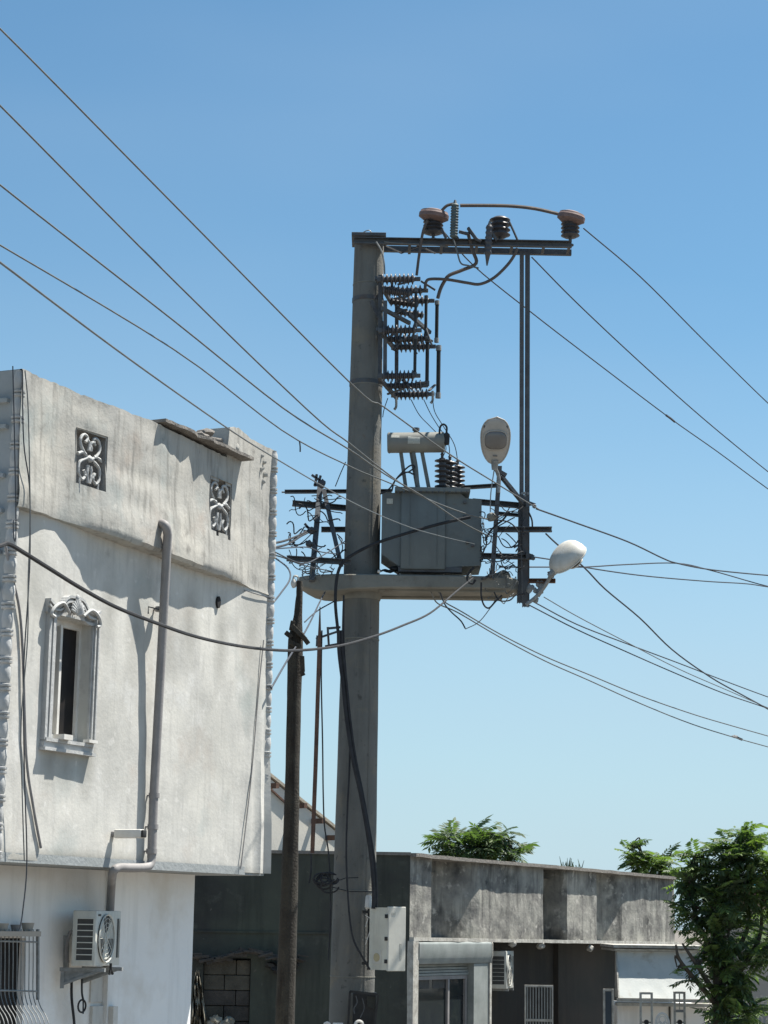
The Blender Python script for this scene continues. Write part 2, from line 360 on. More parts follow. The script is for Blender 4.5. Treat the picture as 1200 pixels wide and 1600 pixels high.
# ================================================================ house on the left
A = Plane(P(7, 950, 15.3), P(420, 1030, 19.0)); L = A.L; dA, nA = A.d, A.n
house = thing('two_storey_house', 'weathered grey white two storey house with overhanging upper floor left of the poles', 'house', A.pt(L / 2, 0, -4))
TOP = [A.uz(x, y, .05) for x, y in ((19, 571), (40, 578), (60, 588), (100, 602), (150, 626), (190, 643), (232, 659), (290, 686), (346, 712))]
MER = [A.uz(x, y, .05) for x, y in ((352, 668), (372, 668), (395, 683), (426, 699))]
LED = [A.uz(x, y, .08) for x, y in ((14, 789), (60, 799), (110, 815), (150, 831), (190, 846), (240, 864), (310, 890), (374, 909), (390, 914), (422, 927))]
PRO = [(A.uz(x, 850)[0], p) for x, p in ((14, .052), (45, .045), (70, .022), (90, .02), (110, .04), (135, .07), (165, .095), (230, .085), (300, .075), (350, .06), (374, .03), (390, .0), (425, .0))]
Z0 = A.uz(215, 1354)[1]; uM = A.uz(349, 690)[0]
def ztop(u):
    j = .016 * nz(u * 7, 3) + .009 * nz(u * 25, 8)
    return (interp(MER, u) if u > uM else interp(TOP, u)) + j
def zled(u): return interp(LED, u) + .012 * nz(u * 6, 1)
def und(u, z): return .010 * nz(u * 1.3, z * 1.1, 5) + .004 * nz(u * 5, z * 5, 2)
def pro(u, z): return 1.5 * interp(PRO, u) * (1 + .08 * nz(u * 9, 4, 1)) + .004
WIN = (A.uz(82, 1060)[0], A.uz(139, 1060)[0], A.uz(108, 1158)[1], A.uz(108, 968)[1])
def vrect(x0, x1, ym0, ym1):
    xm = (x0 + x1) / 2; return (A.uz(x0, 750, .07)[0], A.uz(x1, 750, .07)[0], A.uz(xm, ym1, .07)[1], A.uz(xm, ym0, .07)[1])
V1 = vrect(122, 161, 676, 762); V2 = vrect(329, 362, 752, 836)
def breaks(a, b, step, extra):
    n = max(2, int((b - a) / step)); v = [a + (b - a) * i / n for i in range(n + 1)]
    for e in extra:
        v = [x for x in v if abs(x - e) > step * .4 or x in (a, b)] + [e]
    return sorted(set(v))
# lower sheet of the upper floor, with the window opening
w = MB(); us = breaks(0, L, .05, WIN[:2]); zmax = max(z for _, z in LED) + .05
zs = breaks(Z0, 8.0 if zmax > 8 else zmax, .05, WIN[2:])
idx = {}
for i, u in enumerate(us):
    for j, z in enumerate(zs):
        idx[i, j] = len(w.v); zz = min(z, zled(u) + .03)
        o = und(u, zz); 
        # plaster swells out towards the foot of the far corner
        k = max(0, (u - (L - .42)) / .42) * max(0, min(1, (A.uz(400, 1030)[1] - zz) / 1.5)); o += .05 * k * (1 + .6 * math.sin(u * 40))
        w.v.append(A.pt(u, zz, o))
for i in range(len(us) - 1):
    for j in range(len(zs) - 1):
        uc = (us[i] + us[i + 1]) / 2; zc = (zs[j] + zs[j + 1]) / 2
        if WIN[0] < uc < WIN[1] and WIN[2] < zc < WIN[3]: continue
        if zs[j] > max(zled(us[i]), zled(us[i + 1])) + .04: continue
        w.f.append((idx[i, j], idx[i + 1, j], idx[i + 1, j + 1], idx[i, j + 1]))
part('facade_wall', w, M['plaster'], house)
# parapet band standing proud, with two vent openings
w = MB(); us = breaks(0, L, .045, (V1[0], V1[1], V2[0], V2[1], uM - .002, uM + .002)); NV = 34
TSM = TOP + [A.uz(426, 747)]
def pz(u, t):
    a = zled(u); b = interp(TSM, u) + .016 * nz(u * 7, 3) - .03
    return lerp(a, b, t / .9) if t < .9 else lerp(b, ztop(u), (t - .9) / .1)
NR = NV + 3
def row(u, j):
    if j == 0: return A.pt(u, zled(u), -.02)
    if j == 1: return A.pt(u, zled(u) + .006, pro(u, 0) * .85 + und(u, 1))
    if j <= NV + 1:
        t = (j - 1) / NV; z = pz(u, t)
        # the ledge roll fades back into the parapet about half a metre above the edge
        f = 1 - .35 * min(1, max(0, (t - .1) / .4)); return A.pt(u, z, pro(u, z) * f + und(u, z) + .006 * nz(u * 3, z * 7, 9))
    return A.pt(u, ztop(u) + .004, -.20)
for u in us:
    for j in range(NR): w.v.append(row(u, j))
for i in range(len(us) - 1):
    for j in range(NR - 1):
        uc = (us[i] + us[i + 1]) / 2
        if 1 < j <= NV:
            zc = pz(uc, (j - .5) / NV)
            if any(v[0] < uc < v[1] and v[2] + .03 * nz(uc * 14, 2) < zc < v[3] for v in (V1, V2)): continue
        a = i * NR + j; w.f.append((a, a + NR, a + NR + 1, a + 1))
part('parapet', w, M['parapet'], house)
# back of parapet, solid body of the upper floor and its soffit
w = MB()
def slabbox(mb, pl, u0, u1, z0, z1, o0, o1):
    c = [pl.pt(u, z, o) for z in (z0, z1) for u, o in ((u0, o0), (u1, o0), (u1, o1), (u0, o1))]; return mb.hexa(c)
zb = zled(L / 2)
slabbox(w, A, 0.02, WIN[0] - .01, Z0 + .002, zb - .35, -7.9, -.03); slabbox(w, A, WIN[1] + .01, L - .02, Z0 + .002, zb - .35, -7.9, -.03)
slabbox(w, A, WIN[0] - .01, WIN[1] + .01, Z0 + .003, WIN[2] - .01, -7.9, -.03)
slabbox(w, A, WIN[0] - .01, WIN[1] + .01, WIN[2] - .02, zb - .36, -7.9, -.6)
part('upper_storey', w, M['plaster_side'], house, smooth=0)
w = MB()   # parapet returns and back face (closes the top)
zt0, zt1 = ztop(0), ztop(L)
w.add([A.pt(0, Z0, und(0, 6)), A.pt(0, zt0, .03), A.pt(0, zt0, -7.9), A.pt(0, Z0, -7.9)], [(0, 1, 2, 3)])
w.add([A.pt(L, Z0, und(L, 6)), A.pt(L, zt1, .0), A.pt(L, zt1, -7.9), A.pt(L, Z0, -7.9)], [(0, 1, 2, 3)])
w.add([A.pt(0, Z0 - .02, .0), A.pt(L, Z0 - .02, .0), A.pt(L, Z0 - .02, -7.9), A.pt(0, Z0 - .02, -7.9)], [(0, 1, 2, 3)])
w.add([A.pt(0, Z0 - .02, .004), A.pt(L, Z0 - .02, .004), A.pt(L, Z0 + .05, .006), A.pt(0, Z0 + .05, .006)], [(0, 1, 2, 3)])
n_ = 24
for i in range(n_):
    a, b = L * i / n_, L * (i + 1) / n_
    w.add([A.pt(a, zb - .8, -.2), A.pt(b, zb - .8, -.2), A.pt(b, ztop(b) + .003, -.2), A.pt(a, ztop(a) + .003, -.2)], [(0, 1, 2, 3)])
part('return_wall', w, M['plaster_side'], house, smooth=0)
# horizontal grooves and a ledge on the street side seen edge-on at the left
w = MB()
for (py) in (620, 662, 740, 796, 862, 920, 1010, 1090):
    z = A.uz(10, py)[1]; c = A.pt(-.02, z, -1.2); w.obox(c, A.n, A.d, (0, 0, 1), 1.15, .02, .016)
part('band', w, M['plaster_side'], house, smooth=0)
# overhanging dark coping slab and the broken merlon end
cs = [A.uz(x, y) for x, y in ((234, 661), (262, 672), (300, 690), (340, 708), (371, 722))]
w = MB(); NS = 26
for i in range(NS):
    a = lerp(cs[0][0], cs[-1][0], i / NS); b = lerp(cs[0][0], cs[-1][0], (i + 1) / NS)
    za = interp(cs, a) + .012 * nz(a * 9, 1); z_b = interp(cs, b) + .012 * nz(b * 9, 1)
    oa = .155 + .035 * nz(a * 7, 5) + (.02 if a > cs[2][0] else 0); ob = .155 + .035 * nz(b * 7, 5) + (.02 if b > cs[2][0] else 0)
    th = .028
    w.hexa([A.pt(a, za, -.15), A.pt(b, z_b, -.15), A.pt(b, z_b, ob), A.pt(a, za, oa), A.pt(a, za + th, -.15), A.pt(b, z_b + th, -.15), A.pt(b, z_b + th, ob), A.pt(a, za + th, oa)])
part('coping_slab', w, M['slab'], house, smooth=0)
w = MB()
for k, (x, y, r, s) in enumerate(((352, 690, .07, (1, .8, 1.2)), (361, 700, .08, (1, .8, .9)), (355, 676, .05, (1, 1, .8)), (368, 712, .06, (1.3, .8, .5)))):
    w.blob(A.hit(x, y, -.02), r, .5, k, 2, s)
part_each('broken_plaster', w, M['parapet'], house, smooth=60)
w = MB()
for k in range(14):
    t = random.random(); x = lerp(300, 346, t); y = lerp(689, 706, t) - random.uniform(0, 9)
    c = A.hit(x, y, -.02 - .1 * random.random()); a = random.uniform(-.5, .9)
    v = A.d * math.cos(a) + Vector((0, 0, math.sin(a))); w.bar(c - v * .09, c + v * .09, .05, .03, bev=.008)
for (x, y) in ((312, 682), (322, 677), (318, 690), (336, 690)): w.blob(A.hit(x, y, -.06), .05, .6, x, 2, (1.6, 1, .8))
part_each('roof_rubble', w, M['slab'], house, smooth=40)
# niche boxes behind the vents and their cast scrollwork
def niche(v):
    w = MB(); u0, u1, z0, z1 = v; u0 -= .012; u1 += .012; z0 -= .03; z1 += .012; oc = pro((u0 + u1) / 2, 0) * .66; o1 = oc - .14; o0f = lambda u: pro(u, 0) * .68 + .006
    g = lambda u, z, o: A.pt(u, z, o)
    w.add([g(u0, z0, o1), g(u1, z0, o1), g(u1, z1, o1), g(u0, z1, o1)], [(0, 1, 2, 3)])
    for (a, b, c_, d_) in (((u0, z0), (u0, z1), 0, 0), ((u1, z0), (u1, z1), 0, 0), ((u0, z0), (u1, z0), 0, 0), ((u0, z1), (u1, z1), 0, 0)):
        w.add([g(*a, o0f(a[0])), g(*b, o0f(b[0])), g(*b, o1), g(*a, o1)], [(0, 1, 2, 3)])
    nb = part('vent_niche', w, M['niche'], house, smooth=0)
    u0, u1, z0, z1 = v; W_ = u1 - u0; zc = z1 - .02
    H = min((z1 - z0) * .92, .46)
    w = MB()
    def uv(a, b): return A.pt(u0 + W_ * a, zc - H * b, pro((u0 + u1) / 2, 0) * .65 - .01)
    for s in (0, 1):
        f = (lambda a: a) if s == 0 else (lambda a: 1 - a)
        r = [.013 * (1 + .45 * nz(k * .8, u0 * 7, s)) for k in range(40)]
        q_ = spline([uv(f(.30), .16), uv(f(.38), .05), uv(f(.22), .02), uv(f(.10), .14), uv(f(.16), .30), uv(f(.42), .46), uv(f(.5), .5)], 5); w.tube(q_, r[:len(q_)], 6)
        q_ = spline([uv(f(.5), .42), uv(f(.30), .50), uv(f(.10), .60), uv(f(.08), .80), uv(f(.22), .92), uv(f(.34), .82), uv(f(.28), .72)], 5); w.tube(q_, r[:len(q_)], 6)
        q_ = spline([uv(f(.46), .30), uv(f(.46), .14), uv(f(.34), .10)], 5); w.tube(q_, r[:len(q_)], 6)
        q_ = spline([uv(f(.44), .6), uv(f(.42), .78), uv(f(.46), .95)], 5); w.tube(q_, r[:len(q_)], 6)
        q_ = spline([uv(f(.02), .44), uv(f(.18), .38), uv(f(.34), .40)], 4); w.tube(q_, r[:len(q_)], 6)
        w.tube([uv(f(.12), .9), uv(f(.14), 1.18)], .01, 6)
    w.blob(uv(.5, .47), .028, .1, 1)
    part('scrollwork', w, M['mould'], nb, smooth=50)
niche(V1); niche(V2)
# small stepped relief near the far corner
w = MB()
for k, (x, y) in enumerate(((408, 712), (411, 722), (407, 733), (412, 742), (410, 752))):
    w.blob(A.hit(x, y, .0), .028, .6, k, 1, (1.4, .5, 1))
part_each('corner_relief', w, M['parapet'], house, smooth=60)
# corner mouldings: stacked cast spools
def spool(mb, c, h, r):
    p0 = Vector(c); p1 = p0 + Vector((0, 0, h))
    mb.lathe(p0, p1, [(0, r * .75), (.02, r * 1.05), (.09, r * 1.08), (.11, r * .72), (.15, r * .72), (.17, r * 1.05), (.24, r * 1.08), (.27, r * .7), (.36, r * .86), (.62, r * .98), (.85, r * .88), (.97, r * .7), (1, r * .75)], 12)
for (uu, oo, rr, za, zb_) in ((.028, .012, .05, Z0, zt0), (L + .0, -.012, .052, Z0 + .02, zt1)):
    h = .206; n = int((zb_ - za) / h); h = (zb_ - za - .01) / n
    first = None
    for k in range(n):
        c = A.pt(uu, za + k * h, oo)
        if first is None:
            w = MB(); spool(w, c, h, rr); first = part('corner_spool', w, M['mould'], house, org=c, smooth=50)
        else:
            o = inst(first, house, c); s = 1 + .06 * random.uniform(-1, 1); o.scale = (s, s, 1)
            o.rotation_euler = (0, 0, random.random() * 6)
# ground floor, set back under the overhang
RC = .5
uP = A.uz(172, 1450, -RC)[0]; uE = A.uz(302, 1450, -RC)[0]; uPl = A.uz(178, 1560, -RC)[0]
gw = (A.uz(2, 1520, -RC)[0], A.uz(48, 1520, -RC)[0])
w = MB(); zg0 = A.uz(25, 1900, -RC)[1]
GZ = (A.uz(25, 1640, -RC)[1], A.uz(25, 1466, -RC)[1]); g0 = A.uz(-95, 1520, -RC)[0]
slabbox(w, A, -3.2, g0, 0, Z0 - .022, -7.5, -RC - .06)
slabbox(w, A, gw[1], uP, 0, Z0 - .022, -7.5, -RC - .06)
slabbox(w, A, g0, gw[1], GZ[1], Z0 - .022, -7.5, -RC - .06); slabbox(w, A, g0, gw[1], 0, GZ[0], -7.5, -RC - .06)
slabbox(w, A, uP, uE, 0, Z0 - .022, -7.4, -RC)
part('ground_floor_wall', w, M['plaster_low'], house, smooth=0)
w = MB(); slabbox(w, A, g0, gw[1], GZ[0], GZ[1], -RC - .4, -RC - .12); part('window_pane', w, M['pane'], house, smooth=0)
w = MB()  # two pale pipe-chase lines / stained patch at the bottom
slabbox(w, A, A.uz(150, 1570, -RC)[0], A.uz(172, 1570, -RC)[0], A.uz(160, 1640, -RC)[1], A.uz(160, 1572, -RC)[1], -RC - .08, -RC - .03)
slabbox(w, A, A.uz(150, 1530, -RC)[0], A.uz(173, 1530, -RC)[0], A.uz(160, 1566, -RC)[1], A.uz(160, 1515, -RC)[1], -RC - .08, -RC - .045)
part('patched_panel', w, M['plaster'], house, smooth=0)
w = MB(); slabbox(w, A, A.uz(173, 1570, -RC + .02)[0], A.uz(180, 1570, -RC + .02)[0], A.uz(160, 1640, -RC)[1], A.uz(160, 1573, -RC)[1], -RC + .002, -RC + .05)
part('white_corner_strip', w, M['white'], house, smooth=0)
# upper window ------------------------------------------------------------
win = part('window', (lambda m: slabbox(m, A, WIN[0] - .01, WIN[1] + .01, WIN[2] - .01, WIN[3] + .01, -.40, -.12))(MB()), M['pane'], house, smooth=0)
w = MB(); g = lambda u, z, o: A.pt(u, z, o)
u0, u1, z0, z1 = WIN
for a, b in (((u0, z0), (u0, z1)), ((u1, z0), (u1, z1)), ((u0, z0), (u1, z0)), ((u0, z1), (u1, z1))):
    w.add([g(*a, .0), g(*b, .0), g(*b, -.12), g(*a, -.12)], [(0, 1, 2, 3)])
part('window_reveal', w, M['plaster'], win, smooth=0)
w = MB()  # sash: pale frame, a meeting stile, slightly open
for (a, b) in ((u0, u0 + .05), (u1 - .03, u1)): slabbox(w, A, a, b, z0, z1, -.118, -.09)
slabbox(w, A, u0, u1, z1 - .05, z1, -.119, -.091); slabbox(w, A, u0, u1, z0, z0 + .05, -.119, -.091)
slabbox(w, A, u0 + .185, u0 + .215, z0 + .04, z1 - .04, -.116, -.07)
part('sash', w, M['white'], win, smooth=0)
w = MB()  # moulded side trims
for (a, s) in ((u0, -1), (u1, 1)):
    for k, (wd, pr) in enumerate(((.03, .02), (.035, .035), (.03, .025), (.035, .042))):
        f_ = 1 if s < 0 else .55
        x0 = a + s * f_ * sum((.03, .035, .03, .035)[:k]); x1 = x0 + s * wd * f_
        slabbox(w, A, min(x0, x1) + .002, max(x0, x1) - .002, z0 - .02, z1 + .05, -.01, pr)
part('side_trim', w, M['mould'], win, smooth=0)
w = MB()
slabbox(w, A, u0 - .14, u1 + .06, z0 - .10, z0 - .075, -.01, .06); slabbox(w, A, u0 - .13, u1 + .05, z0 - .075, z0 - .03, -.01, .04); slabbox(w, A, u0 - .12, u1 + .04, z0 - .03, z0 - .003, -.10, .055)
part('sill', w, M['mould'], win, smooth=0)
w = MB(); slabbox(w, A, u0 + .05, u0 + .17, z0 - .005, z0 + .035, .0, .10); w.obox(A.pt(u1 - .03, z0 + .012, .06), A.d, A.n, (0, 0, 1), .06, .03, .012)
part_each('loose_rubble', w, M['white'], win, smooth=0)
w = MB()  # moulded hood with a raised shell in the middle
prof = [(-.20, .03), (-.12, .05), (-.04, .10), (.06, .17), (.14, .23), (.22, .27)]
hu0, hu1 = u0 - .15, u1 + .05; hc = (hu0 + hu1) / 2; hw = (hu1 - hu0) / 2; NH = 30
def hz(q):  # q -1..1, height of the hood top
    a = abs(q); return .03 + .095 * (1 / (1 + math.exp((a - .42) * 16))) + .03 * max(0, (a - .85) / .15)
for band, (dz, th, pr) in enumerate(((0, .022, .06), (-.022, .02, .04), (-.042, .016, .055), (-.058, .045, .03))):
    for i in range(NH):
        qa, qb = -1 + 2 * i / NH, -1 + 2 * (i + 1) / NH
        za, z_b = z1 + .06 + hz(qa) + dz, z1 + .06 + hz(qb) + dz
        a, b = hc + qa * hw, hc + qb * hw
        w.hexa([A.pt(a, za - th, -.01), A.pt(b, z_b - th, -.01), A.pt(b, z_b - th, pr), A.pt(a, za - th, pr), A.pt(a, za, -.01), A.pt(b, z_b, -.01), A.pt(b, z_b, pr), A.pt(a, za, pr)])
part('hood', w, M['mould'], win, smooth=50)
w = MB()  # acanthus fans in the tympanum
slabbox(w, A, hc - hw * .86, hc + hw * .86, z1 + .01, z1 + .09, -.01, .03)
for i in range(-5, 6):
    a = i / 5 * 1.15; base = A.pt(hc, z1 + .03, .05); v = A.d * math.sin(a) + Vector((0, 0, math.cos(a)))
    l = .135 - .04 * abs(i) / 5
    w.tube([base + v * .02, base + v * l * .5 + A.n * .03, base + v * l + A.n * .02], [.009, .017, .008], 6)
for s in (-1, 1):
    w.tube(spline([A.pt(hc + s * .10, z1 + .04, .06), A.pt(hc + s * .2, z1 + .10, .07), A.pt(hc + s * .3, z1 + .06, .07), A.pt(hc + s * .34, z1 + .0, .06), A.pt(hc + s * .29, z1 - .02, .06)], 5), .014, 6)
w.blob(A.pt(hc, z1 + .17, .06), .02, .1, 2, 2, (1, 1, 1.5))
part('hood_carving', w, M['mould'], win, smooth=60)
# round hole in the plaster
w = MB(); c = A.hit(342, 941, .012); w.lathe(c - A.n * .03, c + A.n * .004, [(0, .03), (1, .03)], 14)
for v in w.v: v.z += (v.z - c.z) * .8
part('weep_hole', w, M['dark'], house, smooth=0)
# downpipe --------------------------------------------------------------
w = MB(); o_ = .07
pipe = [A.hit(246, 819, .02), A.hit(252, 818, .13), A.hit(259, 822, .19), A.hit(262, 836, .19), A.hit(257, 930, .13), A.hit(248, 1100, .09), A.hit(240, 1250, o_), A.hit(237, 1340, o_)]
w.tube(spline(pipe[:4], 4)[:-1] + pipe[3:], .038, 14)
dp = part('downpipe', w, M['pvc'], house, smooth=50)
w = MB()
q = [A.hit(237, 1335, o_), A.hit(236, 1347, o_), A.hit(229, 1355, o_), A.hit(205, 1356, .06), A.hit(185, 1356, .05), A.hit(177, 1362, .03), A.hit(175, 1372, -.1), A.hit(174, 1385, -.35), A.hit(171, 1440, -.44), A.hit(167, 1520, -.44)]
w.tube(spline(q, 6), .036, 12); part('pipe_elbow', w, M['pvc'], dp, smooth=50)
w = MB()
for (x, y) in ((259, 862), (251, 952), (241, 1243), (239, 1292), (237, 1330)):
    c = A.hit(x, y, o_); w.lathe(c - Vector((0, 0, .02)), c + Vector((0, 0, .02)), [(0, .046), (1, .046)], 14)
    w.bar(c, c - A.n * (o_ + .02), .02, .012)
part_each('pipe_clip', w, M['pvc'], dp, smooth=50)
w = MB(); a = A.hit(232, 948, .03); b = A.hit(252, 953, .10); w.tube([a - Vector((0, 0, .06)), a, b], .006, 5); part('clip_wire', w, M['wire_dark'], dp)
# grille over the ground floor window ------------------------------------------
def gp(px, py, o): return A.hit(px, py, o)
GO = -RC + .08
grille = part('window_grille', (lambda m: m.tube([gp(-20, 1547, GO), gp(57, 1549, GO)], .008, 6).tube([gp(-20, 1470, GO), gp(58, 1472, GO)], .008, 6).bar(gp(59, 1452, GO), gp(59, 1562, GO), .02, .02))(MB()), M['galv'], house)
for i in range(15):
    x = -30 + i * 6.3
    pts = [gp(x, 1452, GO), gp(x, 1500, GO), gp(x - .5, 1545, GO), gp(x + 1, 1560, GO + .02), gp(x + 6, 1575, GO + .12), gp(x + 14, 1588, GO + .22), gp(x + 18, 1605, GO + .26), gp(x + 14, 1640, GO + .22)]
    part('grille_bar', MB().tube(spline(pts, 4), .0042, 6), M['galv'], grille)
w = MB(); slabbox(w, A, A.uz(-30, 1460, GO)[0], A.uz(56, 1460, GO)[0], A.uz(20, 1463, GO)[1], A.uz(20, 1455, GO)[1], -RC - .05, GO + .05); part('grille_shelf', w, M['farwall'], grille, smooth=0)
for i, (x, r, hgt) in enumerate(((3, .05, .06), (24, .04, .05), (43, .05, .065))):
    c = gp(x, 1455, -RC + .04); w = MB(); w.lathe(c, c + Vector((0, 0, hgt)), [(0, r * .7), (.1, r * .75), (.85, r), (1, r * 1.05), (.99, r * .85), (.9, r * .8)], 14)
    part('finial', w, M['farwall' if i != 1 else 'pvc'], grille)
# floodlight on the wall
w = MB(); a = A.hit(176, 1303, 0); w.obox(a + A.n * .16 + Vector((0, 0, .0)), A.n, A.d, (0, 0, 1), .13, .035, .035, .012)
cmr = solo('wall_floodlight', w, M['white'], 'small pale box light sticking out of the wall left of the downpipe foot', 'wall light')
part('end_cap', MB().obox(a + A.n * .295, A.n, A.d, (0, 0, 1), .012, .03, .03, .008), M['black'], cmr)
part('mount', MB().lathe(a - A.n * .01, a + A.n * .04, [(0, .03), (1, .02)], 10), M['pvc'], cmr)
# ---------------------------------------------------------------- air conditioners
def make_ac(c, e, n, wd, dp_, ht, label):
    """c centre of the front face, e width direction, n outward"""
    e = Vector(e).normalized(); n = Vector(n).normalized(); z = Vector((0, 0, 1))
    t = thing('air_conditioner', label, 'air conditioner', c - z * ht / 2 - n * dp_ / 2)
    cc = c - n * dp_ / 2
    part('casing', MB().obox(cc, e, n, z, wd / 2, dp_ / 2, ht / 2, .008), M['ac'], t)
    f = c - e * wd * .12
    fan = part('fan_opening', MB().lathe(f - n * .01, f + n * .004, [(0, ht * .43), (1, ht * .43)], 28), M['acdark'], t)
    w = MB()
    for k in range(3):
        a = k * 2.094 + .5; v = e * math.cos(a) + z * math.sin(a); q = e * -math.sin(a) + z * math.cos(a)
        w.add([f + v * .03 + n * .006 - q * .02, f + v * ht * .38 + n * .010 - q * .09, f + v * ht * .38 + n * .006 + q * .07, f + v * .03 + n * .006 + q * .03], [(0, 1, 2, 3)])
    w.lathe(f, f + n * .012, [(0, .05), (1, .04)], 14); part('fan_blade', w, M['ac'], fan)
    w = MB()
    for r in (.12, .2, .28, .36, .43):
        pts = [f + n * .016 + (e * math.cos(a) + z * math.sin(a)) * (r * ht) for a in [2 * math.pi * k / 24 for k in range(25)]]
        w.tube(pts, .0022 if r < .42 else .008, 4, False)
    for k in range(10):
        a = math.pi * k / 5; v = e * math.cos(a) + z * math.sin(a); w.tube([f + n * .016, f + n * .016 + v * ht * .43], .0022, 4)
    part('fan_guard', w, M['ac'], fan)
    s = c + e * wd * .40
    gv = part('front_vent', MB().obox(s + n * .001, e, n, z, wd * .05, .003, ht * .36), M['acdark'], t)
    part('slat', MB().obox(s + n * .006, e, n, z, wd * .004, .003, ht * .36), M['ac'], gv)
    # side face towards the camera, -e end
    sd = cc - e * (wd / 2); w = MB()
    sv = part('side_vent', MB().obox(sd + z * -.01 + n * .01, n, e, z, dp_ * .36, .002, ht * .38), M['acdark'], t)
    for k in range(8): w.obox(sd - e * .004 + z * (-.01 + ht * .38 * (-1 + 2 * k / 7)) + n * .01, n, e, z, dp_ * .36, .003, .004)
    for k in (-1, 1): w.obox(sd - e * .004 + n * (.01 + k * dp_ * .36) + z * -.01, n, e, z, .004, .003, ht * .38)
    part('side_louvre', w, M['ac'], sv)
    part('badge', MB().obox(c + e * -wd * .38 + z * ht * .42 + n * .002, e, n, z, .03, .002, .008), M['acdark'], t)
    return t, cc
zA = Vector((0, 0, 1)); nA2 = Vector((.98, -.2, 0)); eA2 = Vector((.2, .98, 0))
cAC = A.hit(169, 1466, -RC + .27); ac1, acc = make_ac(cAC, eA2, nA2, .62, .20, .44, 'white air conditioner on a wall bracket under the overhang of the weathered house')
w = MB(); zb0 = cAC.z - .23
wallp = lambda x, y, o: A.hit(x, y, o)
w.bar(wallp(103, 1462, -RC - .04), wallp(103, 1532, -RC - .04), .05, .02)
br = []
for s in (-1, 1):
    a = acc + eA2 * (.22 * s); a.z = zb0 - .02
    w.bar(a - nA2 * .22, a + nA2 * .16, .035, .03); b = a - nA2 * .20 - zA * .12; w.bar(b, a + nA2 * .13, .02, .02); w.bar(a - nA2 * .20, b - zA * .03, .03, .02)
    w.prism([a - nA2 * .2, a + nA2 * .1, a - nA2 * .2 - zA * .11], eA2 * .006)
part('wall_bracket', w, M['galv'], ac1, smooth=0)
w = MB(); a = acc - nA2 * .15 - eA2 * .1
w.tube(spline([a + zA * .0, a - nA2 * .04 + zA * .05, a - nA2 * .07 - zA * .1, a - nA2 * .05 - zA * .2], 6), .014, 7)
part('refrigerant_pipe', w, M['pvc'], ac1)
w = MB(); w.tube([wallp(173, 1505, -RC + .3), wallp(173, 1514, -RC + .3), wallp(176, 1522, -RC + .3)], .012, 6).tube([wallp(173, 1514, -RC + .3), wallp(171, 1523, -RC + .3)], .01, 6)
part('drain_stub', w, M['black'], ac1)
w = MB(); pts = [wallp(112, 1525, -RC + .01), wallp(112, 1560, -RC + .01), wallp(116, 1600, -RC + .01), wallp(117, 1650, -RC + .01)]
w.tube(spline(pts, 5), .012, 6); solo('drain_hose', w, M['cable'], 'dark hose running down the wall under the air conditioner bracket', 'hose')
w = MB(); pts = [wallp(128, 1524, -RC + .1), wallp(128, 1550, -RC + .1), wallp(130, 1562, -RC + .1)]
w.tube(spline(pts, 5), .009, 6); c = wallp(128, 1572, -RC + .1)
w.tube([c + (A.d * math.cos(a) * 1.1 + zA * math.sin(a)) * .05 for a in [k * math.pi / 8 for k in range(18)]], .008, 6); w.tube([wallp(130, 1562, -RC + .1), wallp(130, 1584, -RC + .1)], .007, 6)
solo('hanging_cord', w, M['cable'], 'grey cord with a ring loop hanging below the air conditioner of the house', 'cord')
# sooty smear is a paint stain: thin plaster sheet not needed; wires and modelled shadow strands running over the facade
def wallwire_or_shadow(pts, off, r, label, m='wire_dark'):
    w = MB(); w.tube(spline([A.hit(x, y, off) for x, y in pts], 6), r, 6); return solo('wall_wire_or_shadow', w, M[m], label, 'wire', 'thin wires hanging down the house wall')
wallwire_or_shadow([(20, 572), (23, 700), (25, 830), (22, 842), (21, 815), (27, 812)], .12, .005, 'thin wire along the left corner moulding ending in a hook')
wallwire_or_shadow([(35, 578), (37, 690), (46, 760), (47, 860), (44, 930), (37, 1050), (38, 1200), (42, 1345), (36, 1420), (31, 1452)], .10, .0055, 'leftmost of the two long thin wires hanging down beside the carved window')
wallwire_or_shadow([(39, 579), (44, 640), (47, 800), (44, 905), (43, 1000), (33, 1130), (35, 1250), (38, 1345)], .13, .005, 'longer straight thin wire hanging in front of the left end of the parapet', 'wire')
wallwire_or_shadow([(8, 850), (16, 890), (30, 950), (36, 1030), (41, 1180), (52, 1260), (64, 1325)], .02, .011, 'thicker dark strand standing in for a wire shadow bowing down the plaster left of the carved window', 'pvc')  # dark tube laid on the plaster in place of a wire's cast shadow
wallwire_or_shadow([(382, 922), (400, 928), (422, 934)], .015, .004, 'short thin crack wire at the far end of the ledge')
wallwire_or_shadow([(412, 1000), (404, 1080), (392, 1220), (376, 1358)], .02, .006, 'faint strand standing in for a shadow line slanting down near the far corner of the house', 'pvc')  # thin tube drawn along the slanting shadow at the far corner
# ================================================================ shop
Bp = Plane(P(640, 1440, 40.0), P(1055, 1440, 51.6)); LB = Bp.L
shop = thing('shop_building', 'low dark flat roofed shop with streaked parapet and shutter door right of the pole', 'shop', Bp.pt(LB / 2, 0, -4))
YS = 40.0
def fr(x, y): return P(x, y, YS)
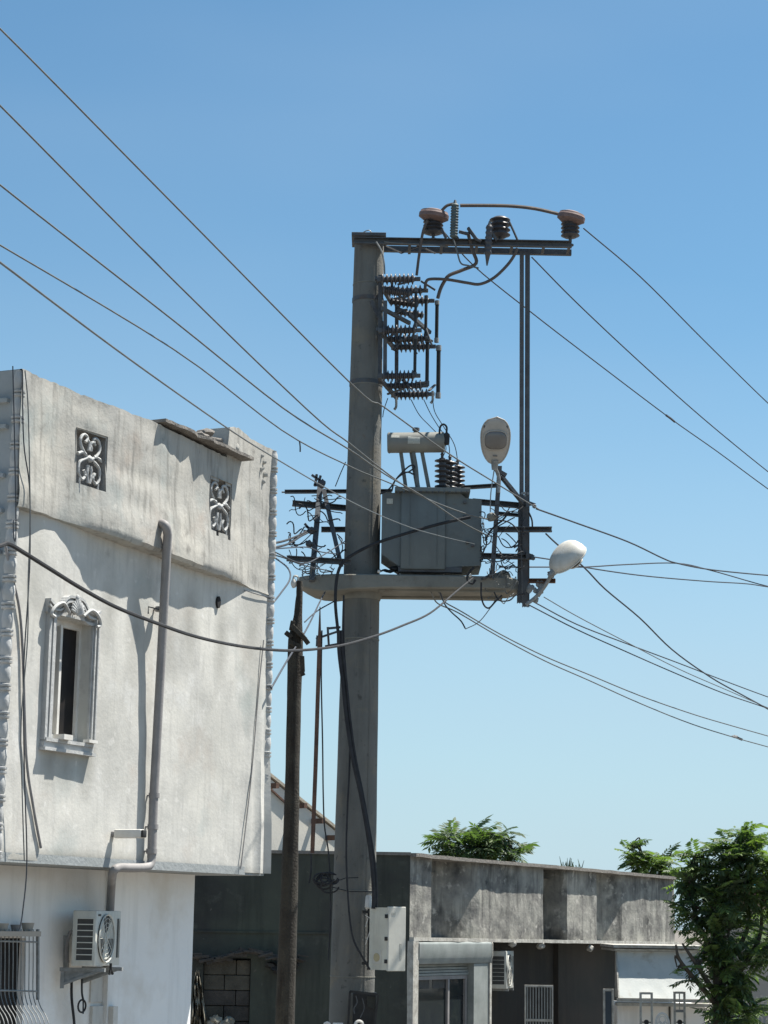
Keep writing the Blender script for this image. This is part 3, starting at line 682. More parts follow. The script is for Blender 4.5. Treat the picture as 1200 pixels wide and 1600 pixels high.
# front wall facing the camera (in shade)
xl = P(255, 1500, YS).x; xr = Bp.a.x; zt = P(500, 1332, YS).z; zt2 = Bp.uz(641, 1335)[1]
w = MB(); NX = 40; NZ = 22; z_lo = 0
gap = (P(318, 1500, YS).x, P(392, 1500, YS).x, 0, P(350, 1497, YS).z)
xs = breaks(xl, xr, .2, gap[:2]); zz = breaks(0, zt, .2, (gap[3],))
id2 = {}
for i, x in enumerate(xs):
    for j, z in enumerate(zz):
        id2[i, j] = len(w.v); w.v.append(Vector((x, YS + .012 * nz(x, z, 3), z)))
for i in range(len(xs) - 1):
    for j in range(len(zz) - 1):
        if gap[0] < (xs[i] + xs[i + 1]) / 2 < gap[1] and (zz[j] + zz[j + 1]) / 2 < gap[3]: continue
        w.f.append((id2[i, j], id2[i + 1, j], id2[i + 1, j + 1], id2[i, j + 1]))
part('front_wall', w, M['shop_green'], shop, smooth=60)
w = MB()
w.box((xl, YS + .35, 0), (xr - .02, YS + .5, zt - .004)); w.box((xl - .05, YS - .04, zt - .03), (xr + .01, YS + .5, zt + .03))
part('front_coping', w, M['slab'], shop, smooth=0)
part('string_course', MB().box((xl, YS - .03, P(400, 1458, YS).z), (xr - .25, YS + .02, P(400, 1455, YS).z)), M['shop_green'], shop, smooth=0)
# exposed block infill
x0, x1 = gap[0] + .005, gap[1] - .005; bh = P(350, 1516, YS).z - P(350, 1540, YS).z
first = {}
for rwi in range(11):
    z = gap[3] - .03 - (rwi + 1) * bh
    if z < 0: break
    x = x0 - (.22 if rwi % 2 else 0)
    while x < x1:
        a = max(x, x0); b = min(x + .62, x1)
        if b - a > .08:
            w = MB(); pr = random.uniform(.0, .05); w.box((a + .006, YS + .06 + pr, z + .006), (b - .006, YS + .3, z + bh - .006), .012)
            part('concrete_block', w, M['blocklight' if (rwi == 0 or random.random() < .25) else 'block'], shop, smooth=0)
        x += .62
w = MB(); w.box((gap[0], YS + .3, 0), (gap[1], YS + .34, gap[3])); part('mortar_back', w, M['block'], shop, smooth=0)
w = MB()
for k in range(46):
    t = k / 45; c = P(lerp(304, 470, t), 1493 + 6 * math.sin(t * 9) + random.uniform(-3, 3), YS - .12 - .15 * random.random())
    a = random.uniform(-.35, .35); v = Vector((math.cos(a), .2, math.sin(a)))
    w.bar(c - v * .14, c + v * .14, .09, random.uniform(.02, .07), bev=.01)
part_each('lintel_debris', w, M['block'], shop, smooth=40)
# lit side wall: streaked parapet with shallow and deep bays
zl = lambda u: lerp(Bp.uz(645, 1466)[1], Bp.uz(1050, 1473)[1], u / LB)
ztp = lambda u: interp([Bp.uz(x, y) for x, y in ((640, 1336), (700, 1342), (760, 1347), (850, 1354), (950, 1363), (1055, 1373))], u)
ub = lambda x: Bp.uz(x, 1420)[0]
REC = [(ub(x), r) for x, r in ((640, .0), (676, .0), (679, .6), (692, .6), (715, .42), (742, .05), (750, .0), (756, .01), (846, .01), (851, .0), (853, .6), (883, .6), (886, .0), (934, .0), (937, .55), (950, .42), (975, .04), (1000, .0), (1055, .0))]
def rec(u, z):
    return interp(REC, u)
w = MB(); NU = 210; NZ = 26
for i in range(NU + 1):
    u = LB * i / NU
    for j in range(NZ + 1):
        z = lerp(zl(u) + .02, ztp(u) - .01, j / NZ); r = interp(REC, u + .05 * nz(z * 2, u * .1, 7))
        w.v.append(Bp.pt(u, z, -r + .014 * nz(u * 1.7, z * 3, 2) + .008 * nz(u * 6, z * 2.5, 4) - .02))
for i in range(NU):
    for j in range(NZ):
        a = i * (NZ + 1) + j; w.f.append((a, a + NZ + 1, a + NZ + 2, a + 1))
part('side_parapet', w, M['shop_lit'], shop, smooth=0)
w = MB(); NC = 60
for i in range(NC):
    a, b = LB * i / NC, LB * (i + 1) / NC; j1 = .012 * nz(a * 2, 1); j2 = .012 * nz(b * 2, 1)
    w.hexa([Bp.pt(a, ztp(a) - .03 + j1, -.9), Bp.pt(b, ztp(b) - .03 + j2, -.9), Bp.pt(b, ztp(b) - .03 + j2, .13), Bp.pt(a, ztp(a) - .03 + j1, .13),
            Bp.pt(a, ztp(a) + .04 + j1, -.9), Bp.pt(b, ztp(b) + .04 + j2, -.9), Bp.pt(b, ztp(b) + .04 + j2, .13), Bp.pt(a, ztp(a) + .04 + j1, .13)])
part('side_coping', w, M['slab'], shop, smooth=0)
w = MB()   # projecting ledge under the parapet
for i in range(NC):
    a, b = LB * i / NC, LB * (i + 1) / NC; pa = .10 + .03 * nz(a * 2.5, 7); pb = .10 + .03 * nz(b * 2.5, 7)
    w.hexa([Bp.pt(a, zl(a) - .05 + .01 * nz(a * 3, 2), -1.3), Bp.pt(b, zl(b) - .05 + .01 * nz(b * 3, 2), -1.3), Bp.pt(b, zl(b) - .05 + .01 * nz(b * 3, 2), pb), Bp.pt(a, zl(a) - .05 + .01 * nz(a * 3, 2), pa),
            Bp.pt(a, zl(a) + .02, -1.3), Bp.pt(b, zl(b) + .02, -1.3), Bp.pt(b, zl(b) + .02, pb), Bp.pt(a, zl(a) + .02, pa)])
for (x, y) in ((845, 1478), (922, 1482), (800, 1474)):
    w.blob(Bp.hit(x, y, .05), .06, .6, x, 2, (1.5, 1, 1.2))
part('ledge', w, M['trim'], shop, smooth=0)
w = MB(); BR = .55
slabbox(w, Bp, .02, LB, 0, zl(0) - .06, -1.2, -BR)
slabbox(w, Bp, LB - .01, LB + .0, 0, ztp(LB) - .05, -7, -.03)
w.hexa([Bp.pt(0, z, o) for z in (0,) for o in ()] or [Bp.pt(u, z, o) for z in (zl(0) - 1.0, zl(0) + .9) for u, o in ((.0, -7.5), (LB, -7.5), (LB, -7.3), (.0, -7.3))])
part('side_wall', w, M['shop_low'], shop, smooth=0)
for x in (903,):
    w = MB(); u = ub(x); slabbox(w, Bp, u - .12, u + .12, 0, zl(u) - .06, -BR - .02, -BR + .12); part('wall_pier', w, M['shop_low'], shop, smooth=0)
w = MB()  # flat roof
w.add([Vector((xl, YS + .4, zt - .3)), Vector((xr - .3, YS + .4, zt - .3)), Bp.pt(LB, zt - .3, -.3), Bp.pt(LB, zt - .3, -8), Vector((xl, YS + 14, zt - .3))], [(0, 1, 2, 3, 4)])
part('flat_roof', w, M['slab'], shop, smooth=0)
# shop door with shutter box (kept on the side wall, turned with it)
D0, D1 = ub(646), ub(762)
def bz(px, py, off=0): return Bp.uz(px, py, off)[1]
zbx0, zbx1 = bz(700, 1506), bz(700, 1471)
w = MB(); N = 10
zq = zbx1 - zbx0
poly = [(-.5, zbx1), (.06, zbx1)] + [(.06 + .06 * math.sin(k * math.pi / 2 / N), zbx1 - .06 + .06 * math.cos(k * math.pi / 2 / N)) for k in range(1, N + 1)] + [(.12, zbx0 + zq * .35), (.07, zbx0 + zq * .02), (.05, zbx0), (-.5, zbx0)]
w.prism([Bp.pt(D0 + .05, z, o) for o, z in poly], Bp.d * (D1 - D0 - .08))
part('shutter_box', w, M['shutter'], shop, smooth=40)
w = MB(); w.prism([Bp.pt(D1 - .03, lerp(zbx0, z, 1.04) - .01, o + .01) for o, z in poly], Bp.d * .03); part('box_end', w, M['trim'], shop, smooth=40)
w = MB(); slabbox(w, Bp, D0 - .16, D0 + .05, 0, zbx1 + .01, -.5, .10); part('white_post', w, M['trim'], shop, smooth=0)
w = MB(); uj0, uj1 = ub(737), D1; slabbox(w, Bp, uj0, uj1 - .06, 0, zbx0 - .003, -.5, .06); part('door_jamb', w, M['shutter'], shop, smooth=0)
w = MB(); slabbox(w, Bp, uj1 - .06, uj1 + .02, 0, zbx0 - .003, -.5, .09); part('jamb_edge', w, M['trim'], shop, smooth=0)
zh0, zh1 = bz(690, 1525), bz(690, 1507)
w = MB(); 
for k in range(4): slabbox(w, Bp, D0 + .05, uj0, lerp(zh0, zh1, k / 4) + .008, lerp(zh0, zh1, (k + 1) / 4) - .003, -.3, -.06 - .015 * k)
part('shutter_slat', w, M['shutter'], shop, smooth=0)
door = part('glass_door', (lambda m: slabbox(m, Bp, D0 + .06, uj0 - .02, 0, zh0 - .02, -.14, -.12))(MB()), M['glass'], shop, smooth=0)
w = MB()
for a in (D0 + .05, (D0 + uj0) / 2 + .35, uj0 - .12): slabbox(w, Bp, a, a + .07, 0, zh0, -.12, -.07)
slabbox(w, Bp, D0 + .06, uj0 - .03, zh0 - .07, zh0, -.121, -.071)
part('door_frame', w, M['pvc'], door, smooth=0)
for (x0, x1, y0, y1) in ((663, 680, 1525, 1545), (685, 704, 1525, 1545)):
    w = MB(); slabbox(w, Bp, ub(x0), ub(x1), bz(680, y1), bz(680, y0), -.119, -.116); part('door_sticker', w, M['acdark'], door, smooth=0)
# crossing AC and louvre
cB = Bp.hit(797, 1515, -BR + .50); nB = Vector((.97, -.24, 0)); eB = Vector((.24, .97, 0))
ac2, _c = make_ac(cB, eB, nB, .85, .36, .76, 'dusty air conditioner on the dark shop wall right of the shutter door')
w = MB(); w.bar(_c - zA * .41 - nB * .3 - eB * .3, _c - zA * .41 + nB * .2 - eB * .3, .04, .04).bar(_c - zA * .41 - nB * .3 + eB * .3, _c - zA * .41 + nB * .2 + eB * .3, .04, .04)
part('wall_bracket', w, M['galv'], ac2, smooth=0)
lv = thing('louvre_panel', 'grey ribbed metal shutter panel standing against the dark shop wall', 'panel', P(841, 1640, 43.0))
w = MB(); a = P(822, 1539, 43.0); b = P(862, 1539, 43.0); zb_ = .02
for k in range(9):
    x = lerp(a.x, b.x, (k + .5) / 9); part('rib', MB().box((x - .014, 42.98, zb_), (x + .014, 43.02, a.z - .04), .004), M['crate'], lv, smooth=0)
w = MB().box((a.x, 43.02, zb_), (b.x, 43.03, a.z - .03)); part('sheet', w, M['shop_low'], lv, smooth=0)
w = MB()
w.box((a.x - .03, 42.97, zb_), (a.x, 43.05, a.z)).box((b.x, 42.97, zb_), (b.x + .03, 43.05, a.z)).box((a.x, 42.972, a.z - .04), (b.x, 43.048, a.z)).box((a.x, 42.972, P(840, 1596, 43).z), (b.x, 43.0, P(840, 1592, 43).z))
part('frame', w, M['trim'], lv, smooth=0)
# ---------------------------------------------------------------- white kiosk with sloped fascia
YK = 44.0
kio = thing('white_kiosk', 'small white kiosk with a sloping sunlit fascia at the right end of the shop', 'kiosk', P(1030, 1640, YK + 1))
kx0, kx1 = P(962, 1500, YK).x, P(1101, 1500, YK).x; kz1 = P(1030, 1487, YK).z; kz0 = P(1030, 1560, YK - .45).z
w = MB(); NXK, NZK = 24, 10; vi = []
for j in range(NZK + 1):
    for i in range(NXK + 1):
        t = j / NZK; fl = t * t
        x = lerp(lerp(kx0, kx1, i / NXK), lerp(kx0 - .01, kx1 + .18, i / NXK), fl); y = YK - .5 * (t ** 1.3) + .008 * nz(i * .4, j * .5); z = lerp(kz1, kz0, t)
        w.v.append(Vector((x, y, z)))
for j in range(NZK):
    for i in range(NXK):
        a = j * (NXK + 1) + i; w.f.append((a, a + 1, a + NXK + 2, a + NXK + 1))
part('fascia', w, mat('white_fascia', (.55, .56, .535), (.44, .47, .46), .6, 1.5, .15, patch=((.34, .32, .27), 2.4, .62, .78), streak=((.42, .44, .42), .45, 4)), kio, smooth=60)
w = MB()
w.prism([Vector((kx0, YK, kz1)), Vector((kx0 - .01, YK - .5, kz0)), Vector((kx0 - .01, YK + .1, kz0)), Vector((kx0, YK + .1, kz1))], (.03, 0, 0))
w.box((kx0 - .03, YK - .08, kz1 + .005), (kx1 + .04, YK + 2.5, kz1 + .05)).box((kx0 - .06, YK - .14, kz1 + .07), (kx1 + .08, YK + 2.5, kz1 + .13))
w.box((kx0 - .04, YK - .53, kz0 - .07), (kx1 + .16, YK - .45, kz0 - .01)).box((kx0 - .03, YK - .47, kz0 - .16), (kx1 + .14, YK - .1, kz0 - .10))
part('cornice', w, M['trim'], kio, smooth=0)
w = MB().box((kx0 + .02, YK - .06, 0), (kx1 - .02, YK + 2.4, kz0 - .16)); part('kiosk_body', w, M['plaster_low'], kio, smooth=0)
w = MB().box((P(1044, 1580, YK).x, YK - .09, 0), (P(1047, 1580, YK).x, YK - .05, kz0 - .17)); part('panel_joint', w, M['acdark'], kio, smooth=0)
# ---------------------------------------------------------------- metal frames in front
def uframe(x0, x1, y, Y, lab, dark=False, mullion=False):
    a, b = P(x0, y, Y), P(x1, y, Y); z = a.z
    t = thing('metal_frame', lab, 'frame', Vector(((a.x + b.x) / 2, Y, 0)), 'upright metal frames by the kiosk')
    part('post', MB().box((a.x, Y - .02, 0), (a.x + .045, Y + .02, z), .006), M['trim'], t, smooth=0)
    part('post', MB().box((b.x - .045, Y - .02, 0), (b.x, Y + .02, z), .006), M['trim'], t, smooth=0)
    part('top_rail', MB().box((a.x + .045, Y - .018, z - .045), (b.x - .045, Y + .018, z)), M['trim'], t, smooth=0)
    if mullion:
        part('mullion', MB().box(((a.x + b.x) / 2 - .01, Y - .01, z - .35), ((a.x + b.x) / 2 + .01, Y + .01, z - .045)), M['trim'], t, smooth=0)
        part('cross_bar', MB().box((a.x + .045, Y - .01, z - .4), (b.x - .045, Y + .01, z - .35)), M['crate'], t, smooth=0)
    if dark: part('infill', MB().box((a.x + .045, Y, 0), (b.x - .045, Y + .012, z - .045)), mat('dark_blue_grey_sheet', (.05, .065, .08), None, .6), t, smooth=0)
    w = MB(); c = Vector(((a.x + b.x) / 2, Y, P(x0, 1597, Y).z)); w.lathe(c + Vector((0, -.02, 0)), c + Vector((0, .02, 0)), [(0, .05), (1, .05)], 10); w.box((a.x + .04, Y - .01, c.z - .01), (b.x - .04, Y + .01, c.z + .01))
    if not dark: part('latch', w, M['black'], t)
uframe(942, 959, 1545, 42.5, 'white frame with dark infill standing left of the kiosk', dark=True)
uframe(999, 1020, 1550, 41.5, 'plain white upright frame in front of the middle of the kiosk')
uframe(1052, 1071, 1549, 41.5, 'white upright frame with a centre bar under the kiosk fascia end', mullion=True)
ch = thing('ornate_chair', 'white ornate round chair back between the two upright frames', 'chair', P(1035, 1640, 41.0))
c = P(1035, 1600, 41.0); rr = .13
w = MB(); w.tube([c + Vector((math.cos(a) * rr, 0, math.sin(a) * rr * 1.7 - .02)) for a in [k * math.pi / 14 for k in range(-3, 18)]], .022, 8); part('back_hoop', w, M['white'], ch)
w = MB(); w.tube([c + Vector((math.cos(a) * rr * .5, 0, math.sin(a) * rr * .6 + .07)) for a in [k * math.pi / 8 for k in range(17)]], .014, 6)
for s in (-1, 1): w.tube(spline([c + Vector((0, 0, .0)), c + Vector((s * .05, 0, .05)), c + Vector((s * .09, 0, .0)), c + Vector((s * .04, 0, -.08))], 5), .014, 6)
part('scroll', w, M['white'], ch)
w = MB()
for s in (-1, 1): w.tube([c + Vector((s * rr, 0, -.05)), Vector((c.x + s * rr, c.y, .02))], .02, 6); w.tube([Vector((c.x + s * rr, c.y - .4, .9)), Vector((c.x + s * rr, c.y - .4, .02))], .02, 6)
w.box((c.x - rr - .04, c.y - .45, .86), (c.x + rr + .04, c.y + .02, .92), .01); part('seat_frame', w, M['white'], ch)
# ---------------------------------------------------------------- gable house behind
G = Plane(P(380, 1300, 57.0), P(380, 1300, 57.0) + Vector((5, 5, 0)))
gab = thing('gable_house', 'cream gable end with a sloping roof edge and projecting purlins behind the wooden pole', 'house', G.pt(1.5, 0, -2))
RK = [G.uz(x, y) for x, y in ((380, 1180), (428, 1218), (470, 1252), (520, 1292), (570, 1332), (640, 1390))]
w = MB(); poly = [G.pt(u, z - .06) for u, z in RK] + [G.pt(RK[-1][0], 0), G.pt(RK[0][0], 0)]
w.prism(poly, -G.n * .25); part('gable_wall', w, M['gable'], gab, smooth=0)
w = MB()
for (a, b) in zip(RK, RK[1:]):
    w.hexa([G.pt(a[0], a[1] - .02, -4), G.pt(b[0], b[1] - .02, -4), G.pt(b[0], b[1] - .02, .08), G.pt(a[0], a[1] - .02, .08), G.pt(a[0], a[1] + .07, -4), G.pt(b[0], b[1] + .07, -4), G.pt(b[0], b[1] + .07, .08), G.pt(a[0], a[1] + .07, .08)])
part('roof', w, M['roof'], gab, smooth=0)
for (x, y) in ((424, 1228), (468, 1259), (496, 1283), (518, 1309)):
    c = G.hit(x, y, .2); part('purlin', MB().obox(c, G.n, G.d, (0, 0, 1), .26, .06, .07), M['rust'], gab, smooth=0)
w = MB(); w.bar(G.hit(415, 1226, .05), G.hit(450, 1258, .05), .05, .05); part('barge_strut', w, M['rust'], gab)
# ---------------------------------------------------------------- far building at the right
fb0, fb1 = P(1150, 1400, 62), P(1400, 1400, 62)
far = thing('far_building', 'beige building with a dark brown roof band and blue lettering behind the right tree', 'building', Vector((fb0.x + 2, 63, 0)))
zw = P(1190, 1410, 62).z; zr = P(1190, 1383, 62).z
part('wall', MB().box((fb0.x, 62, 0), (fb1.x, 67, zw)), M['farwall'], far, smooth=0)
part('roof_band', MB().box((fb0.x - .2, 61.6, zw), (fb1.x, 67.2, zr)), M['rust'], far, smooth=0)
sg = part('sign_board', MB().box((P(1172, 1380, 61.5).x, 61.5, P(1190, 1386, 61.5).z), (P(1240, 1380, 61.5).x, 61.55, P(1190, 1362, 61.5).z)), M['farwall'], far, smooth=0)
w = MB()
for k, st in enumerate((((0, 1), (.35, .5), (.7, 1)), ((.35, .5), (.3, 0)), ((1.5, .9), (1.0, .8), (1.3, .5), (1.0, .1), (1.5, 0)), ((1.9, 1), (1.9, 0), (2.4, .1)), ((2.0, .6), (2.4, .6)), ((2.8, 0), (3.1, 1), (3.4, 0)))):
    w.tube([P(1175 + a * 14, 1383 - b * 18, 61.47) for a, b in st], .035, 5)
part('lettering', w, M['cyan'], sg)
for i in range(9):
    x = P(1168 + i * 7, 1570, 50).x
    w = MB().box((x, 50, 0), (x + .05, 50.03, P(1180, 1556 + (i % 3), 50).z))
    if i == 0: fen = thing('picket_fence', 'pale picket fence at the right edge below the tree', 'fence', Vector((x, 50, 0)))
    part('picket', w, M['trim'], fen, smooth=0)
zf = P(1180, 1568, 50).z
part('rail', MB().box((P(1164, 1570, 50).x, 50.035, zf), (P(1235, 1570, 50).x, 50.07, zf + .05)), M['trim'], fen, smooth=0)
# ================================================================ trees
def frond(mb, base, dirv, L_, n, lw, droop=.5, twist=0):
    """compound leaf: curved stalk with paired drooping leaflets"""
    d = Vector(dirv).normalized(); side = d.cross(Vector((0, 0, 1)))
    if side.length < .05: side = Vector((1, 0, 0))
    side.normalize(); p = Vector(base); st = L_ / n; pts = [p.copy()]
    for k in range(n):
        d = (d + Vector((0, 0, -droop / n))).normalized(); p = p + d * st; pts.append(p.copy())
        if k < 1: continue
        for s in (-1, 1):
            ll = lw * (1 - .35 * abs(k / n - .5)) * random.uniform(.85, 1.15)
            v = (side * s + d * .55 + Vector((0, 0, -.35 + random.uniform(-.25, .15)))).normalized()
            q = v.cross(Vector((0, 0, 1)) + side * random.uniform(-.6, .6)).normalized() * ll * .17
            mb.add([p, p + v * ll * .45 + q, p + v * ll, p + v * ll * .45 - q], [(0, 1, 2, 3)])
    v = d; q = side * lw * .17; mb.add([p, p + v * lw * .45 + q, p + v * lw, p + v * lw * .45 - q], [(0, 1, 2, 3)])
    for a, b in zip(pts, pts[1:]): mb.add([a, b, b + Vector((0, 0, .008)), a + Vector((0, 0, .008))], [(0, 1, 2, 3)])
def leafmesh(L_, n, lw, m, seed):
    random.seed(seed); w = MB(); frond(w, (0, 0, 0), (0, 1, .25), L_, n, lw, .9); me = w.mesh('leaf', m, smooth=0); return me
LM = {'a': [leafmesh(.62, 9, .20, M['leaf'], k) for k in range(4)], 'b': [leafmesh(.62, 9, .20, M['leaf2'], 10 + k) for k in range(3)], 'c': [leafmesh(.85, 8, .30, M['leaf'], 20 + k) for k in range(4)]}
def tree(name, label, base, trunk, r0, blobs, n_leaf, n_stuff, key, seed, fsz=(.6, .2), bright=.25, group=None):
    """trunk: list of limb point lists; blobs: (centre, radius) clumps the fronds grow in"""
    random.seed(seed)
    t = thing(name, label, 'tree', base, group); w = MB()
    for k, pts in enumerate(trunk):
        q = spline(pts, 5); n = len(q); rr = r0 if k == 0 else r0 * .5; w.tube(q, [rr * (1 - .75 * i / n) for i in range(n)], 8)
    part('trunk', w, M['bark'], t)
    tot = sum(b[1] ** 2 for b in blobs); cand = []
    for c, r in blobs:
        for _ in range(int((n_leaf + n_stuff) * r * r / tot) + 1):
            v = Vector((random.gauss(0, 1), random.gauss(0, 1), random.gauss(0, 1))).normalized()
            rad = r * random.uniform(.45, 1) * (1 + .3 * nz(v.x * 2, v.y * 2, v.z * 2 + c[0]))
            p = Vector(c) + Vector((v.x * rad, v.y * rad, v.z * rad * .85)); cand.append((p, v))
    cand.sort(key=lambda c: c[0].y - .6 * c[1].z)
    keys = list(key); stuff = MB(); stuff2 = MB()
    for i, (p, v) in enumerate(cand):
        dv = (v + Vector((random.uniform(-.5, .5), random.uniform(-.5, .5), random.uniform(-.1, .5)))).normalized()
        br = random.random() < bright + .3 * max(0, nz(p.x, p.y, p.z))
        if i < n_leaf:
            me = random.choice(LM[keys[1] if (br and len(keys) > 1) else keys[0]])
            o = bpy.data.objects.new('leaf', me); COL.objects.link(o); o.parent = t; o.location = p - dv * .3 - wpos(t)
            yaw = math.atan2(-dv.x, dv.y); o.rotation_euler = (math.asin(max(-1, min(1, dv.z))) * .8, random.uniform(-.5, .5), yaw); s = random.uniform(.5, 1.15); o.scale = (s, s, s)
        else:
            frond(stuff2 if br else stuff, p - dv * .3, dv, fsz[0] * random.uniform(.7, 1.1), 8, fsz[1] * random.uniform(.8, 1.15), .9)
        if i % 9 == 0:
            pass
    if stuff.v: part('foliage', stuff, M['leaf'], t, kind='stuff', smooth=0)
    if stuff2.v: part('foliage', stuff2, M['leaf2'], t, kind='stuff', smooth=0)
    w = MB()
    for c, r in blobs:
        b0 = min((q for pts in trunk for q in spline(pts, 5)), key=lambda q: (q - Vector(c)).length)
        for _ in range(4):
            e = Vector(c) + Vector((random.uniform(-1, 1), random.uniform(-1, 1), random.uniform(-.5, .5))) * r * .55
            m_ = (b0 + e) / 2 + Vector((random.uniform(-.1, .1), 0, random.uniform(-.1, .2)))
            w.tube(spline([b0, m_, e], 4), [.03 * (1 - k / 14) for k in range(9)], 5)
    part_each('branch', w, M['bark'], t)
    return t
def B(px, py, D, rpx): return (tuple(P(px, py, D)), rpx * D / F)
D = 41.0
# big tree at the right
g0 = P(1118, 1600, D); base = Vector((g0.x, D, 0))
trunk = [[base, P(1120, 1640, D), P(1122, 1560, D), P(1118, 1480, D), P(1130, 1400, D), P(1146, 1365, D)],
         [P(1120, 1570, D), P(1090, 1535, D - .3), P(1062, 1500, D - .5), P(1056, 1476, D - .5)],
         [P(1121, 1560, D), P(1100, 1525, D - .3), P(1080, 1495, D - .4), P(1066, 1474, D - .4)],
         [P(1120, 1500, D), P(1090, 1440, D), P(1075, 1380, D)], [P(1125, 1520, D), P(1165, 1460, D + .2), P(1172, 1410, D + .2)], [P(1140, 1540, D), P(1185, 1470, D + .3), P(1190, 1405, D + .2)]]
blobs = [B(1155, 1325, D, 42), B(1185, 1345, D, 50), B(1130, 1360, D, 38), B(1095, 1335, D - .2, 22), B(1085, 1375, D, 30), B(1120, 1410, D, 48), B(1085, 1430, D, 30), B(1160, 1390, D, 44),
         B(1130, 1460, D, 46), B(1150, 1510, D, 44), B(1128, 1545, D, 38), B(1140, 1590, D, 36), B(1170, 1575, D, 20), B(1200, 1490, D, 28), B(1215, 1400, D, 34), B(1105, 1490, D, 26), B(1072, 1400, D, 18), B(1165, 1300, D, 24), B(1078, 1350, D, 24), B(1066, 1378, D, 17), B(1060, 1512, D - .5, 7), B(1078, 1530, D - .4, 6), B(1090, 1512, D - .4, 7)]
tree('broadleaf_tree', 'large dense tree with drooping leaflets in front of the white kiosk at the right edge', base, trunk, .13, [(c, r * 1.03) for c, r in blobs], 300, 760, 'ab', 3, (.5, .16), .42)
D2 = 56.0
g0 = P(1010, 1500, D2); base = Vector((g0.x, D2, 0))
tree('broadleaf_tree', 'small tree top with bright lower leaves showing over the right end of the shop roof', base, [[base, P(1012, 1430, D2), P(1008, 1360, D2), P(1000, 1325, D2)], [P(1010, 1400, D2), P(1035, 1360, D2), P(1050, 1330, D2)]], .11,
     [B(990, 1335, D2, 20), B(1010, 1350, D2, 26), B(1030, 1345, D2, 22), B(1042, 1365, D2, 20), B(985, 1318, D2, 10)], 110, 60, 'ab', 11, (.6, .2), .4)
D3 = 62.0
g0 = P(750, 1500, D3); base = Vector((g0.x, D3, 0))
tree('broadleaf_tree', 'feathery tree crown rising behind the shop roof between pole and steel column', base, [[base, P(752, 1430, D3), P(748, 1360, D3), P(745, 1320, D3)], [P(750, 1380, D3), P(785, 1345, D3), P(800, 1325, D3)], [P(750, 1380, D3), P(715, 1340, D3), P(700, 1315, D3)]], .13,
     [B(705, 1312, D3, 20), B(725, 1325, D3, 26), B(755, 1324, D3, 24), B(782, 1308, D3, 17), B(798, 1332, D3, 18), B(702, 1334, D3, 16), B(772, 1302, D3, 11)], 170, 70, 'cb', 17, (.8, .28), .08)
# low green shrub by the fence
random.seed(5); w = MB()
for _ in range(170):
    c = P(random.uniform(1100, 1240), random.uniform(1560, 1640), 46 + random.random()); v = Vector((random.gauss(0, 1), random.gauss(0, 1), random.uniform(-.2, 1))).normalized(); frond(w, c, v, .45, 6, .14, .7)
sh = part('garden_shrub', w, M['leaf2'], smooth=0); tag(sh, 'bright green low shrub at the foot of the big right tree', 'shrub')
random.seed(6); w = MB()
for _ in range(120):
    c = P(random.uniform(1172, 1240), random.uniform(1425, 1500), 52 + random.random()); v = Vector((random.gauss(0, 1), random.gauss(0, 1), random.uniform(-.2, 1))).normalized(); frond(w, c, v, .55, 6, .18, .7)
sh = part('background_bush', w, M['leaf2'], smooth=0); tag(sh, 'yellow green bush behind the big tree at the right edge', 'bush')
random.seed(15); w = MB()
for k in range(26):
    u = lerp(ub(893), ub(922), random.random()); c = Bp.pt(u, ztp(u) + .03, -.2 - .3 * random.random()); w.tube([c, c + Vector((random.uniform(-.08, .08), 0, random.uniform(.08, .26)))], [.012, .004], 4)
rw_ = part('roof_weeds', w, M['leaf'], smooth=0, kind='stuff'); tag(rw_, 'tiny tuft of weeds growing on top of the shop parapet', 'weeds')
# torn pale sheet hanging beside the house corner
w = MB(); NI, NJ = 14, 26
for j in range(NJ + 1):
    for i in range(NI + 1):
        x = lerp(299, 322, i / NI) + lerp(6, -6, j / NJ) * (1 - i / NI) + lerp(-10, 16, (j / NJ) ** 1.3) * (i / NI); y = lerp(1518, 1684, (j / NJ) ** 1.25) + 5 * nz(i * .5, 2)
        w.v.append(P(x, y, 39.6 + .40 * nz(i * .55, j * .28, 3) + .16 * nz(i * 1.3, j * .8, 1)))
for j in range(NJ):
    for i in range(NI):
        a = j * (NI + 1) + i
        w.f.append((a, a + 1, a + NI + 2, a + NI + 1))
for v in list(w.v): pass
ts = solo('crumpled_sheet', w, M['sack'], 'crumpled pale sheet bundled against the corner between the house and the block wall', 'sheet')
random.seed(8); w = MB()
for k in range(40): w.blob(P(330 + (k % 8) * 4, 1600 + (k // 8) * 19 - 6 * math.sin(k), 39.55 + .05 * math.sin(k * 3)), .09 + .05 * (k // 8), .8, k, 2, (1, .8, 1.1))
solo('crumpled_rag', w, M['sack'], 'pale crumpled heap right of the crumpled sheet', 'rags', smooth=60)
